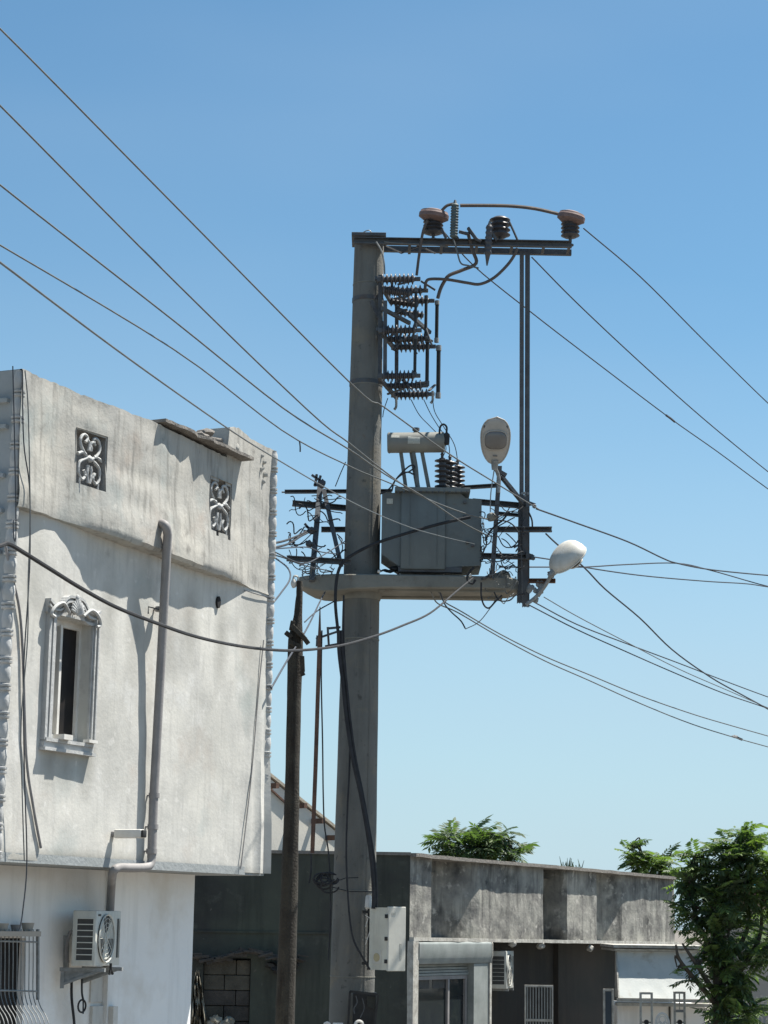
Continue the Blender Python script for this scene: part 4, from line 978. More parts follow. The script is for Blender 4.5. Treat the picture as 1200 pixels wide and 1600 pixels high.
# ================================================================ concrete transformer pole
random.seed(21)
Y0 = 28.0
pt_, pb_ = P(577, 377, Y0), P(549, 1600, Y0)
def axis(z): return pt_.lerp(pb_, (pt_.z - z) / (pt_.z - pb_.z))
def prad(z): t = (pt_.z - z) / (pt_.z - pb_.z); return lerp(24, 34.5, t) * Y0 / F
def zof(py, px=565, Y=Y0): return P(px, py, Y).z
pole = thing('concrete_pole', 'tall tapered concrete pole in the middle carrying the transformer platform', 'pole', Vector((axis(0).x, Y0, 0)))
w = MB(); prev = 0
w.lathe(axis(0), pt_, [(t / 40, prad(lerp(0, pt_.z, t / 40)) * (1 + .004 * math.sin(t * 5))) for t in range(41)], 40)
part('shaft', w, M['concrete'], pole, smooth=60)
for py in (446, 604, 1000, 1392, 1526):
    z = zof(py); r = prad(z)
    w = MB(); w.lathe(axis(z - .008), axis(z + .008), [(0, r + .001), (.1, r + .006), (.9, r + .006), (1, r + .001)], 40); part('seam_ring', w, M['platform_concrete'] if 'platform_concrete' in M else M['concrete2'], pole)
w = MB(); z = pt_.z; w.box((pt_.x - .25, Y0 - .27, z - .005), (pt_.x + .24, Y0 + .27, z + .045), .006); part('head_plate', w, M['steel'], pole, smooth=0)
w = MB(); w.tube(spline([P(560, 372, 27.8), P(568, 363, 27.8), P(577, 360, 27.8), P(582, 366, 27.8)], 6), .008, 5); part('lifting_eye', w, M['wire'], pole)
# joint line down the mould seam
w = MB(); z0_, z1_ = zof(1600), zof(380)
w.tube([Vector((axis(z).x + prad(z) * .55, Y0 - prad(z) * .835, z)) for z in [lerp(z0_, z1_, k / 30) for k in range(31)]], .006, 5); part('mould_line', w, M['concrete'], pole)
# platform: boat shaped concrete ring
ST = [(463, .10, 11, 0), (468, .20, 15, .3), (478, .30, 20, .6), (490, .38, 25, .85), (505, .42, 28, 1), (525, .48, 28, 1), (545, .5, 25, 1), (600, .5, 22, 1), (700, .5, 21, 1), (770, .46, 20, 1), (800, .38, 20, 1), (812, .22, 18, .9)]
zt_ = zof(897, 600, 27.5); w = MB(); ring = []
for px, hw_, th, k in ST:
    x = P(px, 915, 27.5).x; thick = th * 27.5 / F
    bv = .018; zz_ = zt_
    sec = [(-hw_, zz_ - bv), (-hw_ + bv, zz_), (hw_ - bv, zz_), (hw_, zz_ - bv), (hw_, zz_ - thick + bv), (hw_ - bv, zz_ - thick), (-hw_ + bv, zz_ - thick), (-hw_, zz_ - thick + bv)]
    ring.append([Vector((x, Y0 + a, b)) for a, b in sec])
for r_ in ring: w.v += r_
for i in range(len(ring) - 1):
    for k in range(8): a = i * 8 + k; b = i * 8 + (k + 1) % 8; w.f.append((a, b, b + 8, a + 8))
w.f.append(tuple(range(8))); w.f.append(tuple(range((len(ring) - 1) * 8, len(ring) * 8)))
plat = part('platform', w, M['concrete2'], pole, smooth=25)
w = MB(); th = 20 * 27.5 / F   # ribs of the ring seen from below
xa, xb = P(592, 915, 27.5).x, P(790, 915, 27.5).x
w.box((xa, 27.62, zt_ - th - .04), (xb, 27.76, zt_ - th + .01), .01).box((xa, 28.22, zt_ - th - .04), (xb, 28.38, zt_ - th + .01), .01)
part('beam_rib', w, M['concrete2'], plat, smooth=0)
w = MB(); zc = zt_ - th; w.lathe(axis(zc - .12), axis(zt_ + .02), [(0, prad(zc) + .01), (.15, prad(zc) + .03), (.9, prad(zc) + .03), (1, prad(zc) + .02)], 40); part('collar', w, M['concrete2'], plat, smooth=50)
w = MB(); c = P(786, 905, 27.7); w.blob(c, .10, .2, 4, 3, (1.2, .9, 1.2)); w.blob(P(772, 902, 27.7), .07, .2, 5, 3, (1.2, .9, .9)); part('concrete_boss', w, M['concrete2'], plat, smooth=60)
for (x, y) in ((592, 893), (735, 899)):
    w = MB(); w.blob(P(x, y, 27.45), .025, .1, 1, 1); part('bolt_head', w, M['white'], plat)
# ================================================================ steel work
steel = thing('steel_frame', 'dark steel frame with a doubled top beam and tall twin column on the platform end', 'steel frame', P(820, 945, Y0))
def ch(name, x0, y0, x1, y1, Y, hpx, wd=.06, m='steel', Y1=None, side=1, up=(0, 0, 1), par=None):
    a, b = P(x0, y0, Y), P(x1, y1, Y1 or Y); w = MB(); w.channel(a, b, wd, hpx * Y / F, .012, up, side); return part(name, w, M[m], par or steel, smooth=0)
ch('top_beam', 553, 377, 893, 383, 27.72, 11, .07); ch('top_beam', 596, 388, 893, 394, 28.12, 9, .07, side=-1)
w = MB()
for k, x in enumerate((596, 640, 690, 745, 800, 850, 890)):
    a = P(x, 384, 27.74); w.bar(a, Vector((a.x, 28.1, a.z)), .04, .012)
for k in range(3):
    a = P(602 + k * 26, 384, 27.76); b = P(628 + k * 26, 384, 28.08); b.z = a.z
    w.bar(a, b, .02, .02) if k % 2 == 0 else w.bar(Vector((a.x, b.y, a.z)), Vector((b.x, a.y, b.z)), .02, .02)
part('beam_brace', w, M['steel'], steel, smooth=0)
UPY = (0, 1, 0)
def col(name, x0, y0, x1, y1, Y, wpx, m='steel'):
    w = MB(); a, b = P(x0, y0, Y), P(x1, y1, Y); ww = wpx * Y / F
    w.obox((a + b) / 2 + Vector((0, ww * .0, 0)), (1, 0, 0), (0, 1, 0), (b - a).normalized(), ww / 2, .006, (b - a).length / 2)
    for s in (-1, 1): w.obox((a + b) / 2 + Vector((s * (ww / 2 - .005), .035, 0)), (1, 0, 0), (0, 1, 0), (b - a).normalized(), .005, .03, (b - a).length / 2)
    return part(name, w, M[m], steel, smooth=0)
col('column', 815.5, 392, 815, 942, 27.86, 6.5); col('column', 824.5, 389, 823.5, 948, 27.93, 7.5)
col('column_sleeve', 815, 778, 812.5, 942, 27.78, 9); col('column_sleeve', 820.5, 776, 820.5, 948, 27.74, 8.5)
w = MB(); c = P(820, 772, 27.8)
for dx, dz in ((-.04, .0), (.0, .01), (.04, 0), (.0, -.03)): w.lathe(c + Vector((dx, -.05, dz)), c + Vector((dx, -.01, dz)), [(0, .018), (1, .018)], 6)
part('clamp_bolt', w, M['galv'], steel)
ch('crossarm', 700, 764, 778, 759, 28.5, 6); ch('crossarm', 738, 784, 818, 791, 28.0, 9); ch('crossarm', 772, 802, 814, 806, 27.95, 5)
ch('crossarm', 772, 828, 862, 828, 27.6, 8, .08); ch('crossarm', 750, 869, 832, 871, 27.65, 8, .08)
col('post', 781, 728, 769, 903, 27.5, 7); 
w = MB(); w.angle(P(783, 744, 27.55), P(817, 786, 27.7), .075, .01); part('diagonal_brace', w, M['steel'], steel, smooth=0)
w = MB(); w.bar(P(779, 736, 27.5), P(791, 743, 27.5), .06, .05).bar(P(775, 895, 27.45), P(752, 905, 27.5), .03, .03); part('brace_plate', w, M['steel'], steel, smooth=0)
w = MB()
for (x, y) in ((833, 787), (831, 868)):
    w.add([P(822, y - 6, 27.55), P(x + 5, y, 27.55), P(822, y + 6, 27.55), P(822, y - 6, 27.75), P(x + 5, y, 27.75), P(822, y + 6, 27.75)], [(0, 1, 2), (5, 4, 3), (0, 3, 4, 1), (1, 4, 5, 2), (2, 5, 3, 0)])
    w.blob(P(x + 2, y + 4, 27.5), .035, .3, x, 1)
part('dead_end_clamp', w, M['steel'], steel, smooth=0)
# left-hand crossarms
la = thing('left_crossarms', 'group of dark steel crossarms and leaning posts left of the concrete pole', 'crossarms', P(500, 895, Y0))
def chl(name, x0, y0, x1, y1, Y, h, wd=.07): ch(name, x0, y0, x1, y1, Y, h, wd, par=la)
chl('crossarm', 445, 769, 612, 768, 28.36, 5.5); chl('crossarm', 457, 787, 545, 795, 28.34, 9); chl('crossarm', 502, 828, 548, 828, 28.35, 8); chl('crossarm', 448, 873, 548, 879, 27.6, 8.5)
w = MB(); a, b = P(500, 762, 28.25), P(487, 908, 27.6); w.bar(a, b, .075, .06, up=UPY); part('leaning_post', w, M['steel'], la, smooth=0)
w = MB(); a, b = P(506, 766, 28.2), P(533, 884, 27.62); w.bar(a, b, .06, .06, up=UPY); part('leaning_post', w, M['steel'], la, smooth=0)
w = MB()
for (x0, y0, x1, y1) in ((487, 742, 502, 752), (495, 741, 492, 760), (501, 743, 497, 758), (490, 757, 505, 760), (478, 822, 490, 830), (476, 818, 486, 830), (474, 830, 496, 832)):
    w.bar(P(x0, y0, 28), P(x1, y1, 28), .035, .035, bev=.006)
w.blob(P(503, 756, 28), .05, .4, 2, 2, (1, 1, 1.4)); w.blob(P(483, 850, 27.8), .05, .5, 3, 2); w.blob(P(487, 829, 27.9), .055, .4, 4, 2, (1.3, 1, .9))
part_each('clamp_cluster', w, M['steel'], la, smooth=0)
w = MB(); w.tube([P(440, 769, 28.36), P(450, 769, 28.36)], .012, 6); part('arm_pin', w, M['wire'], la)
w = MB(); w.bar(P(494, 998, 27.6), P(530, 986, 27.7), .03, .03).bar(P(512, 980, 27.7), P(514, 1012, 27.7), .05, .03).bar(P(512, 982, 27.7), P(532, 980, 27.72), .03, .03).bar(P(496, 993, 27.6), P(495, 1010, 27.6), .03, .03).bar(P(508, 1010, 27.7), P(530, 1006, 27.72), .03, .03)
sb = solo('cable_bracket', w, M['steel'], 'small dark bracket on the left side of the concrete pole below the platform', 'bracket', smooth=0)
# ================================================================ post insulators on the beam
def ribs(mb, p0, p1, rc, rs, n, seg=18):
    pr = [(0, rc * .9)]
    for k in range(n):
        a = (k + .15) / n; pr += [(a, rc), (a + .28 / n, rs), (a + .42 / n, rs * .97), (a + .6 / n, rc * 1.05)]
    pr.append((1, rc * .9)); mb.lathe(p0, p1, pr, seg); return mb
def insul(px, yb, yt, Y, lab, cap, rc, rs, n, stem_y):
    b, t = P(px, yb, Y), P(px, yt, Y); s = P(px, stem_y, Y)
    th_ = thing('post_insulator', lab, 'insulator', s, 'insulators along the top beam')
    part('porcelain', ribs(MB(), b, t, rc, rs, n), M['porcelain'], th_, smooth=60)
    part('stem', MB().lathe(s, b, [(0, .05), (.15, .05), (.2, .02), (1, .025)], 10), M['steel'], th_)
    if cap:
        c0 = t; ax = (Vector((cap[2], -.12, 1))).normalized(); r = cap[0]
        part('cap', MB().lathe(c0 - ax * .02, c0 + ax * cap[1], [(0, r * .62), (.25, r * .92), (.3, r), (.62, r), (.68, r * .95), (.85, r * .9), (1, r * .55)], 26), M['cap'], th_, smooth=40)
    return th_
insul(677, 366, 344, 27.75, 'insulator with a faded red disc cap nearest the concrete pole', (.215, .15, .14), .10, .145, 4, 374)
insul(781, 371, 340, 27.8, 'small dark bare insulator in the middle of the top beam', None, .10, .15, 4, 380)
insul(891, 371, 347, 27.9, 'insulator with a faded red disc cap at the free end of the top beam', (.20, .15, .22), .10, .135, 4, 384)
# conductors and surge arresters at the top
def rod(pts, r, Y, lab, cat='conductor', m='wire', grp=None, name='conductor_bar'):
    w = MB(); w.tube(spline([P(x, y, Y) for x, y in pts], 5), r, 7); return solo(name, w, M[m], lab, cat, grp)
rod([(651, 430), (655, 398), (661, 362), (668, 345)], .02, 27.6, 'stiff conductor running from the switch up to the first red capped insulator', m='bar')
w = MB(); w.tube(spline([P(686, 334, 27.6), P(692, 327, 27.6), P(699, 321, 27.6), P(711, 318, 27.6)], 5), .022, 7); solo('conductor_bar', w, M['bar'], 'short curved conductor over the first red capped insulator', 'conductor')
rod([(719, 321), (760, 321), (800, 322), (836, 326), (872, 334)], .026, 27.65, 'long arched bar joining the arrester to the far red capped insulator', m='bar')
rod([(708, 372), (714, 392), (720, 411), (732, 415), (748, 419)], .012, 27.6, 'thin bent wire hanging below the tall arrester')
rod([(731, 363), (738, 390), (744, 411), (722, 422), (702, 430), (694, 440), (688, 452), (684, 466)], .026, 27.7, 'kinked pale bar dropping from the beam to the outer switch pole', m='bar')
rod([(664, 452), (666, 440), (674, 436), (700, 437), (730, 442), (750, 444), (772, 434), (793, 414), (804, 398), (808, 388)], .022, 27.65, 'curved bar sweeping under the beam from the switch towards the column', m='bar')
rod([(795, 345), (802, 360), (809, 376)], .016, 27.7, 'short bar sloping down from the middle insulator', m='wire_dark')
rod([(600, 378), (622, 380), (680, 383), (700, 386)], .012, 27.66, 'thin wire lying along the start of the top beam')
rod([(588, 378), (596, 392), (600, 410), (601, 428)], .012, 27.6, 'thin pale wire down the edge of the pole head', m='galv')
def arrester(pts, r, n, Y, lab, cone=False):
    t = thing('surge_arrester', lab, 'arrester', P(*pts[0], Y)); a, b = P(*pts[0], Y), P(*pts[1], Y)
    part('housing', ribs(MB(), a, b, r * .8, r, n, 14), mat('green_grey_polymer', (.10, .13, .13), (.06, .08, .085), .6, 12) if n > 8 else M['porcelain'], t, smooth=60)
    part('terminal', MB().lathe(b, b + (b - a).normalized() * .06, [(0, .03), (1, .015)], 8), M['wire'], t)
    if cone: part('tip', MB().lathe(a, a - (b - a).normalized() * .16, [(0, r * .7), (1, .01)], 10), M['steel'], t)
    return t
arrester(((709, 371), (711, 319)), .06, 12, 27.55, 'tall grey green arrester standing beside the first red capped insulator')
arrester(((762, 398), (765, 352)), .055, 6, 27.6, 'dark arrester with a pointed tip hanging through the beam left of the middle insulator', True)
w = MB()
for (x0, y0, x1, y1, s) in ((717, 362, 733, 366, .05), (731, 356, 745, 375, .07), (706, 366, 716, 374, .08), (740, 372, 752, 378, .06), (768, 364, 776, 376, .05), (690, 358, 697, 372, .03)):
    w.bar(P(x0, y0, 27.65), P(x1, y1, 27.65), s, .04, bev=.008)
solo_each('beam_fitting', w, M['steel'], 'bent metal fitting in the jumble on the beam right of the tall arrester', 'fitting', 'bent fittings on the top beam', smooth=0)
# ================================================================ three-phase switch and fuse rack
sw = thing('fuse_switch_rack', 'dark three level rack of ribbed insulators and fuse tubes on the upper pole', 'switch', P(600, 640, 27.9))
for k, Y in enumerate((27.4, 27.85, 28.3)):
    dx = (0, 11, 20)[k]; dy = (0, 18, 34)[k]
    for lv, (yy, x0, x1) in enumerate(((437, 595, 648), (517, 597, 650), (588, 597, 648))):
        dyy = dy * (1, .75, .85)[lv]; a = P(x0 + dx, yy + dyy, Y); b = P(x1 + dx * 1.1, yy + dyy - 1, Y)
        o = part('insulator', ribs(MB(), a, b, .04, .085, 8, 12), M['porcelain'], sw, smooth=60)
        part('end_fitting', MB().bar(P(x1 + dx * 1.1, yy + dyy - 1, Y), P(x1 + dx * 1.1 + 9, yy + dyy - 1, Y), .06, .05, bev=.008), M['steel'], sw, smooth=0)
        part('end_fitting', MB().bar(P(x0 + dx - 6, yy + dyy, Y), P(x0 + dx + 1, yy + dyy, Y), .07, .07, bev=.008), M['steel'], sw, smooth=0)
        if lv == 0: part('insulator', ribs(MB(), P(x0 + dx + 3, yy + dyy + 16, Y + .1), P(x1 + dx - 6, yy + dyy + 22, Y + .1), .036, .07, 7, 12), M['porcelain'], sw, smooth=60)
    for (xb, ya, yb, r) in (((650, 450, 512, .02), (666, 462, 528, .022), (683, 470, 535, .026))[k], ((649, 524, 588, .022), (668, 528, 603, .026), (685.5, 540, 622, .03))[k]):
        a, b = P(xb, ya, Y), P(xb - 1, yb, Y)
        ft = part('fuse_tube', MB().lathe(a, b, [(0, r), (1, r)], 12), M['black'], sw)
        part_each('fuse_ferrule', MB().lathe(a, a.lerp(b, .1), [(0, r * 1.3), (1, r * 1.3)], 12).lathe(a.lerp(b, .9), b, [(0, r * 1.3), (1, r * 1.3)], 12), M['galv' if k == 2 else 'steel'], ft)
for (x, ya, yb, Y) in ((602, 470, 590, 27.5), (620, 478, 604, 28.3), (594, 430, 600, 27.6)):
    part('rack_upright', MB().bar(P(x, ya, Y), P(x - .5, yb, Y), .055, .04, up=UPY), M['steel'], sw, smooth=0)
for (x0, y0, Ya, x1, y1, Yb) in ((588, 434, 27.5, 612, 474, 28.35), (590, 514, 27.5, 618, 546, 28.35), (592, 590, 27.45, 620, 622, 28.35), (580, 470, 27.7, 604, 520, 27.7), (597, 482, 27.5, 640, 505, 28.0), (638, 490, 27.9, 672, 520, 28.3)):
    part('rack_arm', MB().bar(P(x0, y0, Ya), P(x1, y1, Yb), .045, .05), M['steel'], sw, smooth=0)
w = MB()
for (x, y0, y1) in ((619, 620, 640), (676, 611, 630)):
    w.tube(spline([P(x, y0, 28), P(x, y1 - 5, 28), P(x - 3, y1, 28)], 4), .02, 6)
part_each('operating_hook', w, M['galv'], sw)
w = MB(); random.seed(12)
for _ in range(26):
    x = random.uniform(600, 676); y = random.choice((445, 462, 492, 508, 522, 535, 600, 612)) + random.uniform(-8, 8)
    a = P(x, y, 27.8); v = Vector((random.uniform(-1, 1), random.uniform(-.4, .4), random.uniform(-.6, .6))).normalized() * random.uniform(.06, .15)
    w.bar(a - v, a + v, .035, .025, bev=.005)
part_each('linkage', w, M['steel'], sw, smooth=0)
w = MB(); z = zof(470); w.lathe(axis(z - .03), axis(z + .03), [(0, prad(z) + .008), (1, prad(z) + .008)], 40); z = zof(600); w.lathe(axis(z - .03), axis(z + .03), [(0, prad(z) + .008), (1, prad(z) + .008)], 40)
part('pole_strap', w, M['steel'], sw)
# ================================================================ transformer
tr = thing('transformer', 'grey green oil transformer with a drum tank on top sitting on the pole platform', 'transformer', P(670, 893, Y0))
def pbox(mb, x0, y0, x1, y1, Ya, Yb, bev=.01):
    a = P(x0, y1, Ya); b = P(x1, y0, Ya); return mb.box((a.x, Ya, a.z), (b.x, Yb, b.z), bev)
part('tank_body', pbox(MB(), 625, 768, 697, 889, 27.56, 28.42, .03), M['tank'], tr, smooth=35)
part('lid', pbox(MB(), 617, 762, 735, 767, 27.5, 28.5, .008), M['tank'], tr, smooth=0)
for side, (xa, xb, ya, yb_) in ((-1, (597, 626, 770, 866)), (1, (696, 752, 778, 884))):
    nf = 9
    for k in range(nf):
        Y = lerp(27.62, 28.36, k / (nf - 1)); a = P(xa, ya, 27.62); b = P(xb, yb_, 27.62); w = MB(); th = .028
        zt2_, zb2 = a.z, b.z
        if side < 0: pr = [(a.x, zt2_), (b.x, zt2_), (b.x, zb2 - .16), (b.x - .03, zb2 - .16), (a.x, zb2 + .0)]
        else:
            m_ = P(727, 800, 27.62)
            pr = [(a.x, zt2_ + .06), (P(720, 778, 27.62).x, zt2_ + .06), (P(727, 786, 27.62).x, zt2_), (b.x, zt2_ - .02), (b.x, zb2), (a.x, zb2 - .03)]
        w.prism([Vector((x, Y - th / 2, z)) for x, z in pr], (0, th, 0)); part('cooling_fin', w, M['tank'], tr, smooth=0)
w = MB()
for k in range(13):
    c = P(622 + k * 9, 767.5, 27.5); w.lathe(c, c - Vector((0, 0, .02)), [(0, .012), (1, .012)], 6)
for m_ in comps(w): part('lid_bolt', m_, M['steel'], tr, smooth=0)
for x in (640, 683):
    part('weld_seam', pbox(MB(), x, 772, x + .8, 884, 27.554, 27.565, 0), M['tank'], tr, smooth=0)
w = MB()
pbox(w, 622, 886, 722, 893, 27.6, 27.72, .005); pbox(w, 622, 886, 722, 893, 28.2, 28.32, .005); part('skid', w, M['steel'], tr, smooth=0)
w = MB(); pbox(w, 604, 779, 614, 787, 27.59, 27.6, 0); part('rating_plate', w, M['label'], tr, smooth=0)
Yc = 27.6; a, b = P(606, 692, Yc), P(694, 691, Yc); r = 16.5 * Yc / F
cv = part('oil_drum', MB().lathe(a, b, [(-.012, r * .8), (0, r * .97), (.01, r), (.03, r), (.97, r), (.99, r), (1, r * .97), (1.012, r * .8)], 32), M['tank2'], tr, smooth=45)
part('drum_rim', MB().lathe(a.lerp(b, .015), a.lerp(b, .035), [(0, r * 1.04), (1, r * 1.04)], 32).lathe(a.lerp(b, .965), a.lerp(b, .985), [(0, r * 1.05), (1, r * 1.05)], 32), M['tank2'], cv, smooth=40)
w = MB()
def comps6(mb):
    out = []
    for h in (mb.f[:6], mb.f[6:]):
        m_ = MB(); m_.v = list(mb.v); m_.f = list(h); k = sorted({i for f in h for i in f}); mp = {i: j for j, i in enumerate(k)}; m_.v = [mb.v[i] for i in k]; m_.f = [tuple(mp[i] for i in f) for f in h]; out.append(m_)
    return out
def curved(x0, x1, y0, y1):
    for i in range(6):
        ya_, yb2 = lerp(y0, y1, i / 6), lerp(y0, y1, (i + 1) / 6)
        za, zb3 = P(650, ya_, Yc).z - a.z, P(650, yb2, Yc).z - a.z
        f = lambda z: Yc - math.sqrt(max(r * r - z * z, 0)) - .004
        xa_, xb_2 = P(x0, 690, Yc).x, P(x1, 690, Yc).x
        w.add([(xa_, f(zb3), a.z + zb3), (xb_2, f(zb3), a.z + zb3), (xb_2, f(za), a.z + za), (xa_, f(za), a.z + za)], [(0, 1, 2, 3)])
curved(637, 656, 685, 697); curved(611, 624, 684, 688); [part('sticker', m_, M['label'], cv, smooth=60) for m_ in comps6(w)]
part('filler_cap', MB().lathe(P(650, 677, Yc), P(650, 669, Yc), [(0, .035), (.5, .035), (.55, .05), (1, .05)], 12), M['steel'], cv)
for (x0, x1) in ((624, 632), (640, 650), (657, 668)):
    part('drum_leg', MB().channel(P(x0, 706, Yc + .05), P(x1, 764, Yc + .1), .05, .06, .01, up=UPY), M['tank'], tr, smooth=0)
part('oil_pipe', MB().tube(spline([P(646, 707, Yc), P(650, 730, Yc), P(652, 752, Yc), P(654, 764, Yc)], 5), .028, 10), M['tank'], tr)
w = MB(); w.tube(spline([P(638, 738, 27.5), P(648, 730, 27.5), P(640, 728, 27.5), P(622, 745, 27.5), P(608, 764, 27.5), P(594, 772, 27.5)], 6), .012, 6).tube(spline([P(612, 768, 27.5), P(618, 750, 27.5), P(635, 738, 27.5), P(648, 742, 27.5)], 6), .012, 6); part('earth_lead', w, M['cable'], tr)
for k, (x, yt, yb_, Y) in enumerate(((691, 716, 764, 27.7), (703, 720, 766, 28.0), (715, 727, 768, 28.3))):
    bsh = part('bushing', ribs(MB(), P(x, yb_, Y), P(x, yt, Y), .045, .108, 6, 18), M['porcelain'], tr, smooth=60)
    part('bushing_terminal', MB().lathe(P(x, yt, Y), P(x, yt - 9, Y), [(0, .02), (.6, .02), (.65, .03), (1, .012)], 8), M['steel'], bsh)
br_ = part('breather', MB().lathe(P(697, 695, 27.5), P(698, 677, 27.5), [(0, .03), (.1, .045), (.9, .045), (1, .03)], 12), M['black'], tr)
part('breather_pipe', MB().tube(spline([P(692, 690, 27.5), P(687, 678, 27.5), P(688, 667, 27.5), P(693, 663, 27.5), P(698, 668, 27.5), P(697, 680, 27.5)], 6), .014, 7), M['cable'], br_)
w = MB()
for (x, y) in ((724, 782), (724, 805), (728, 845), (736, 850)): pbox(w, x, y, x + 5, y + 4, 27.56, 27.6, .004)
part('valve', w, M['steel'], tr, smooth=0)
# rags and nests on the platform
w = MB(); random.seed(4)
for k in range(16): w.blob(P(594 + k * 8, 893 - random.uniform(0, 4), 27.7), random.uniform(.03, .07), .7, k, 1, (1.5, 1, .6))
solo('platform_litter', w, M['black'], 'dark litter lying on the platform edge under the transformer', 'litter', smooth=60)
# ================================================================ street lamps
def lamp(c, l, n, len_, wid, shell, label, arm):
    l = Vector(l).normalized(); n = Vector(n); n = (n - l * n.dot(l)).normalized(); s = l.cross(n)
    t = thing('street_lamp', label, 'street lamp', arm[0]); w = MB(); NL, NA = 18, 24
    def sect(q):  # q 0 neck .. 1 tip
        x = -1 + 2 * q; e = math.sqrt(max(0, 1 - abs(x) ** 2.3)); return x * len_ / 2, max(.015, e * wid / 2 * (.82 + .25 * q))
    for i in range(NL + 1):
        d_, r_ = sect(i / NL)
        for k in range(NA):
            a_ = 2 * math.pi * k / NA; hh = math.sin(a_)
            w.v.append(c + l * d_ + s * (math.cos(a_) * r_) - n * (hh * r_ * (.62 if hh > 0 else .22)))
    for i in range(NL):
        for k in range(NA): a_ = i * NA + k; b_ = i * NA + (k + 1) % NA; w.f.append((a_, b_, b_ + NA, a_ + NA))
    w.f.append(tuple(range(NA))); w.f.append(tuple(range(NL * NA, (NL + 1) * NA)))
    part('housing', w, M[shell], t, smooth=60)
    w = MB(); pts = []
    for k in range(33):
        q = k / 32 * 2; d_, r_ = sect(q if q <= 1 else 2 - q); sg_ = 1 if q <= 1 else -1; pts.append(c + l * d_ * 1.01 + s * (r_ * 1.02 * sg_) + n * .005)
    w.tube(pts, .009, 6); part('rim', w, M[shell], t)
    w = MB(); bc = c + l * len_ * .03
    for i in range(9):
        ph = i / 8 * math.pi / 2
        for k in range(28):
            a_ = 2 * math.pi * k / 28; ca, sa = math.cos(a_), math.sin(a_); sq = 1 / (abs(ca) ** 3 + abs(sa) ** 3) ** (1 / 3)
            w.v.append(bc + (l * (ca * len_ * .19) + s * (sa * wid * .36)) * sq * math.cos(ph) + n * (wid * .14 + .045 * math.sin(ph)))
    for i in range(8):
        for k in range(28): a_ = i * 28 + k; b_ = i * 28 + (k + 1) % 28; w.f.append((a_, b_, b_ + 28, a_ + 28))
    bw = part('lamp_bowl', w, M['lamp_glass'], t, smooth=70)
    w = MB(); pts = [bc + (l * (math.cos(a_) * len_ * .2) + s * (math.sin(a_) * wid * .38)) * (1 / (abs(math.cos(a_)) ** 3 + abs(math.sin(a_)) ** 3) ** (1 / 3)) + n * (wid * .13) for a_ in [2 * math.pi * k / 32 for k in range(33)]]
    w.tube(pts, .010, 6); part('bowl_gasket', w, M[shell], bw)
    w = MB()
    for sg_ in (-1, 1): w.obox(c + l * len_ * .3 + s * sg_ * wid * .37, l, s, n, .02, .012, .02, .004)
    w.obox(c - l * len_ * .3 + n * wid * .12, s, l, n, .03, .006, .006, .002); part('latch', w, M['steel'], t)
    e = c - l * len_ * .47
    part('neck', MB().tube([e + l * .05, e - l * .09], [.055, .04], 12), M['galv'], t)
    part('arm', MB().tube(spline(list(arm) + [e - l * .05], 6), .026, 10), M['galv'], t)
    return t
c1 = P(774, 689, 27.2)
lamp(c1, (0, -.42, .9), (0, -.85, -.5), .66, .41, 'lamp_grey', 'beige oval street lamp with its bowl facing the camera right of the transformer', [P(779, 770, 27.45), P(779, 745, 27.45)])
c2 = P(886, 872, 27.3)
l2 = lamp(c2, (.62, .05, .66), (.35, .5, -.8), .56, .58, 'lamp_white', 'white street lamp head tilted upward at the lower right of the platform', [P(822, 945, 27.5), P(838, 932, 27.5), P(852, 915, 27.4)])
w = MB(); w.channel(P(826, 908, 27.6), P(868, 908, 27.5), .06, .06, .012); part('lamp_bracket', w, M['rust'], l2, smooth=0)
w = MB(); random.seed(9)
for k in range(12): w.blob(P(random.uniform(825, 850), random.uniform(912, 940), 27.55), random.uniform(.03, .05), .6, k, 1, (1, .8, 1.4))
part_each('wrapped_tape', w, M['galv'], l2, smooth=60)
w = MB(); w.lathe(P(862, 903, 27.45), P(860, 893, 27.45), [(0, .035), (1, .045)], 10); part('cable_gland', w, M['rust'], l2)
# ================================================================ wooden pole
WD = 22.0
wpts = [(445, 1600, 15), (450, 1450, 13.5), (455, 1300, 12), (459, 1100, 11.5), (461, 1030, 12), (462, 1000, 11.5), (463, 985, 10), (466, 960, 6.5), (468, 930, 5), (468, 908, 4.5)]
wp = thing('wooden_pole', 'dark splintered wooden pole left of the concrete pole', 'pole', Vector((P(440, 1600, WD).x, WD, 0)))
pw = [Vector((P(438, 1600, WD).x, WD, 0))] + [P(x, y, WD) for x, y, r in wpts]; rw = [.115] + [r * WD / F for x, y, r in wpts]
w = MB(); q = []; rr = []
for i in range(len(pw) - 1):
    for k in range(8): q.append(pw[i].lerp(pw[i + 1], k / 8)); rr.append(lerp(rw[i], rw[i + 1], k / 8) * (1 + .05 * nz(i * 1.3 + k * .4, 3)))
q.append(pw[-1]); rr.append(rw[-1]); w.tube(q, rr, 16)
for v in w.v:
    v.x += .008 * nz(v.x * 30, v.y * 30, v.z * 2)
part('shaft', w, M['wood'], wp, smooth=50)
w = MB()
for (x0, y0, x1, y1, s) in ((446, 988, 456, 996, .05), (470, 990, 482, 1006, .05), (456, 978, 478, 1000, .08), (452, 1003, 470, 1012, .09), (455, 985, 458, 970, .04), (472, 1025, 473, 1050, .015), (471, 1048, 474, 1056, .012)):
    w.bar(P(x0, y0, WD - .09), P(x1, y1, WD - .09), s, .05, bev=.006)
part('splinter_cleat', w, M['wood'], wp, smooth=0)
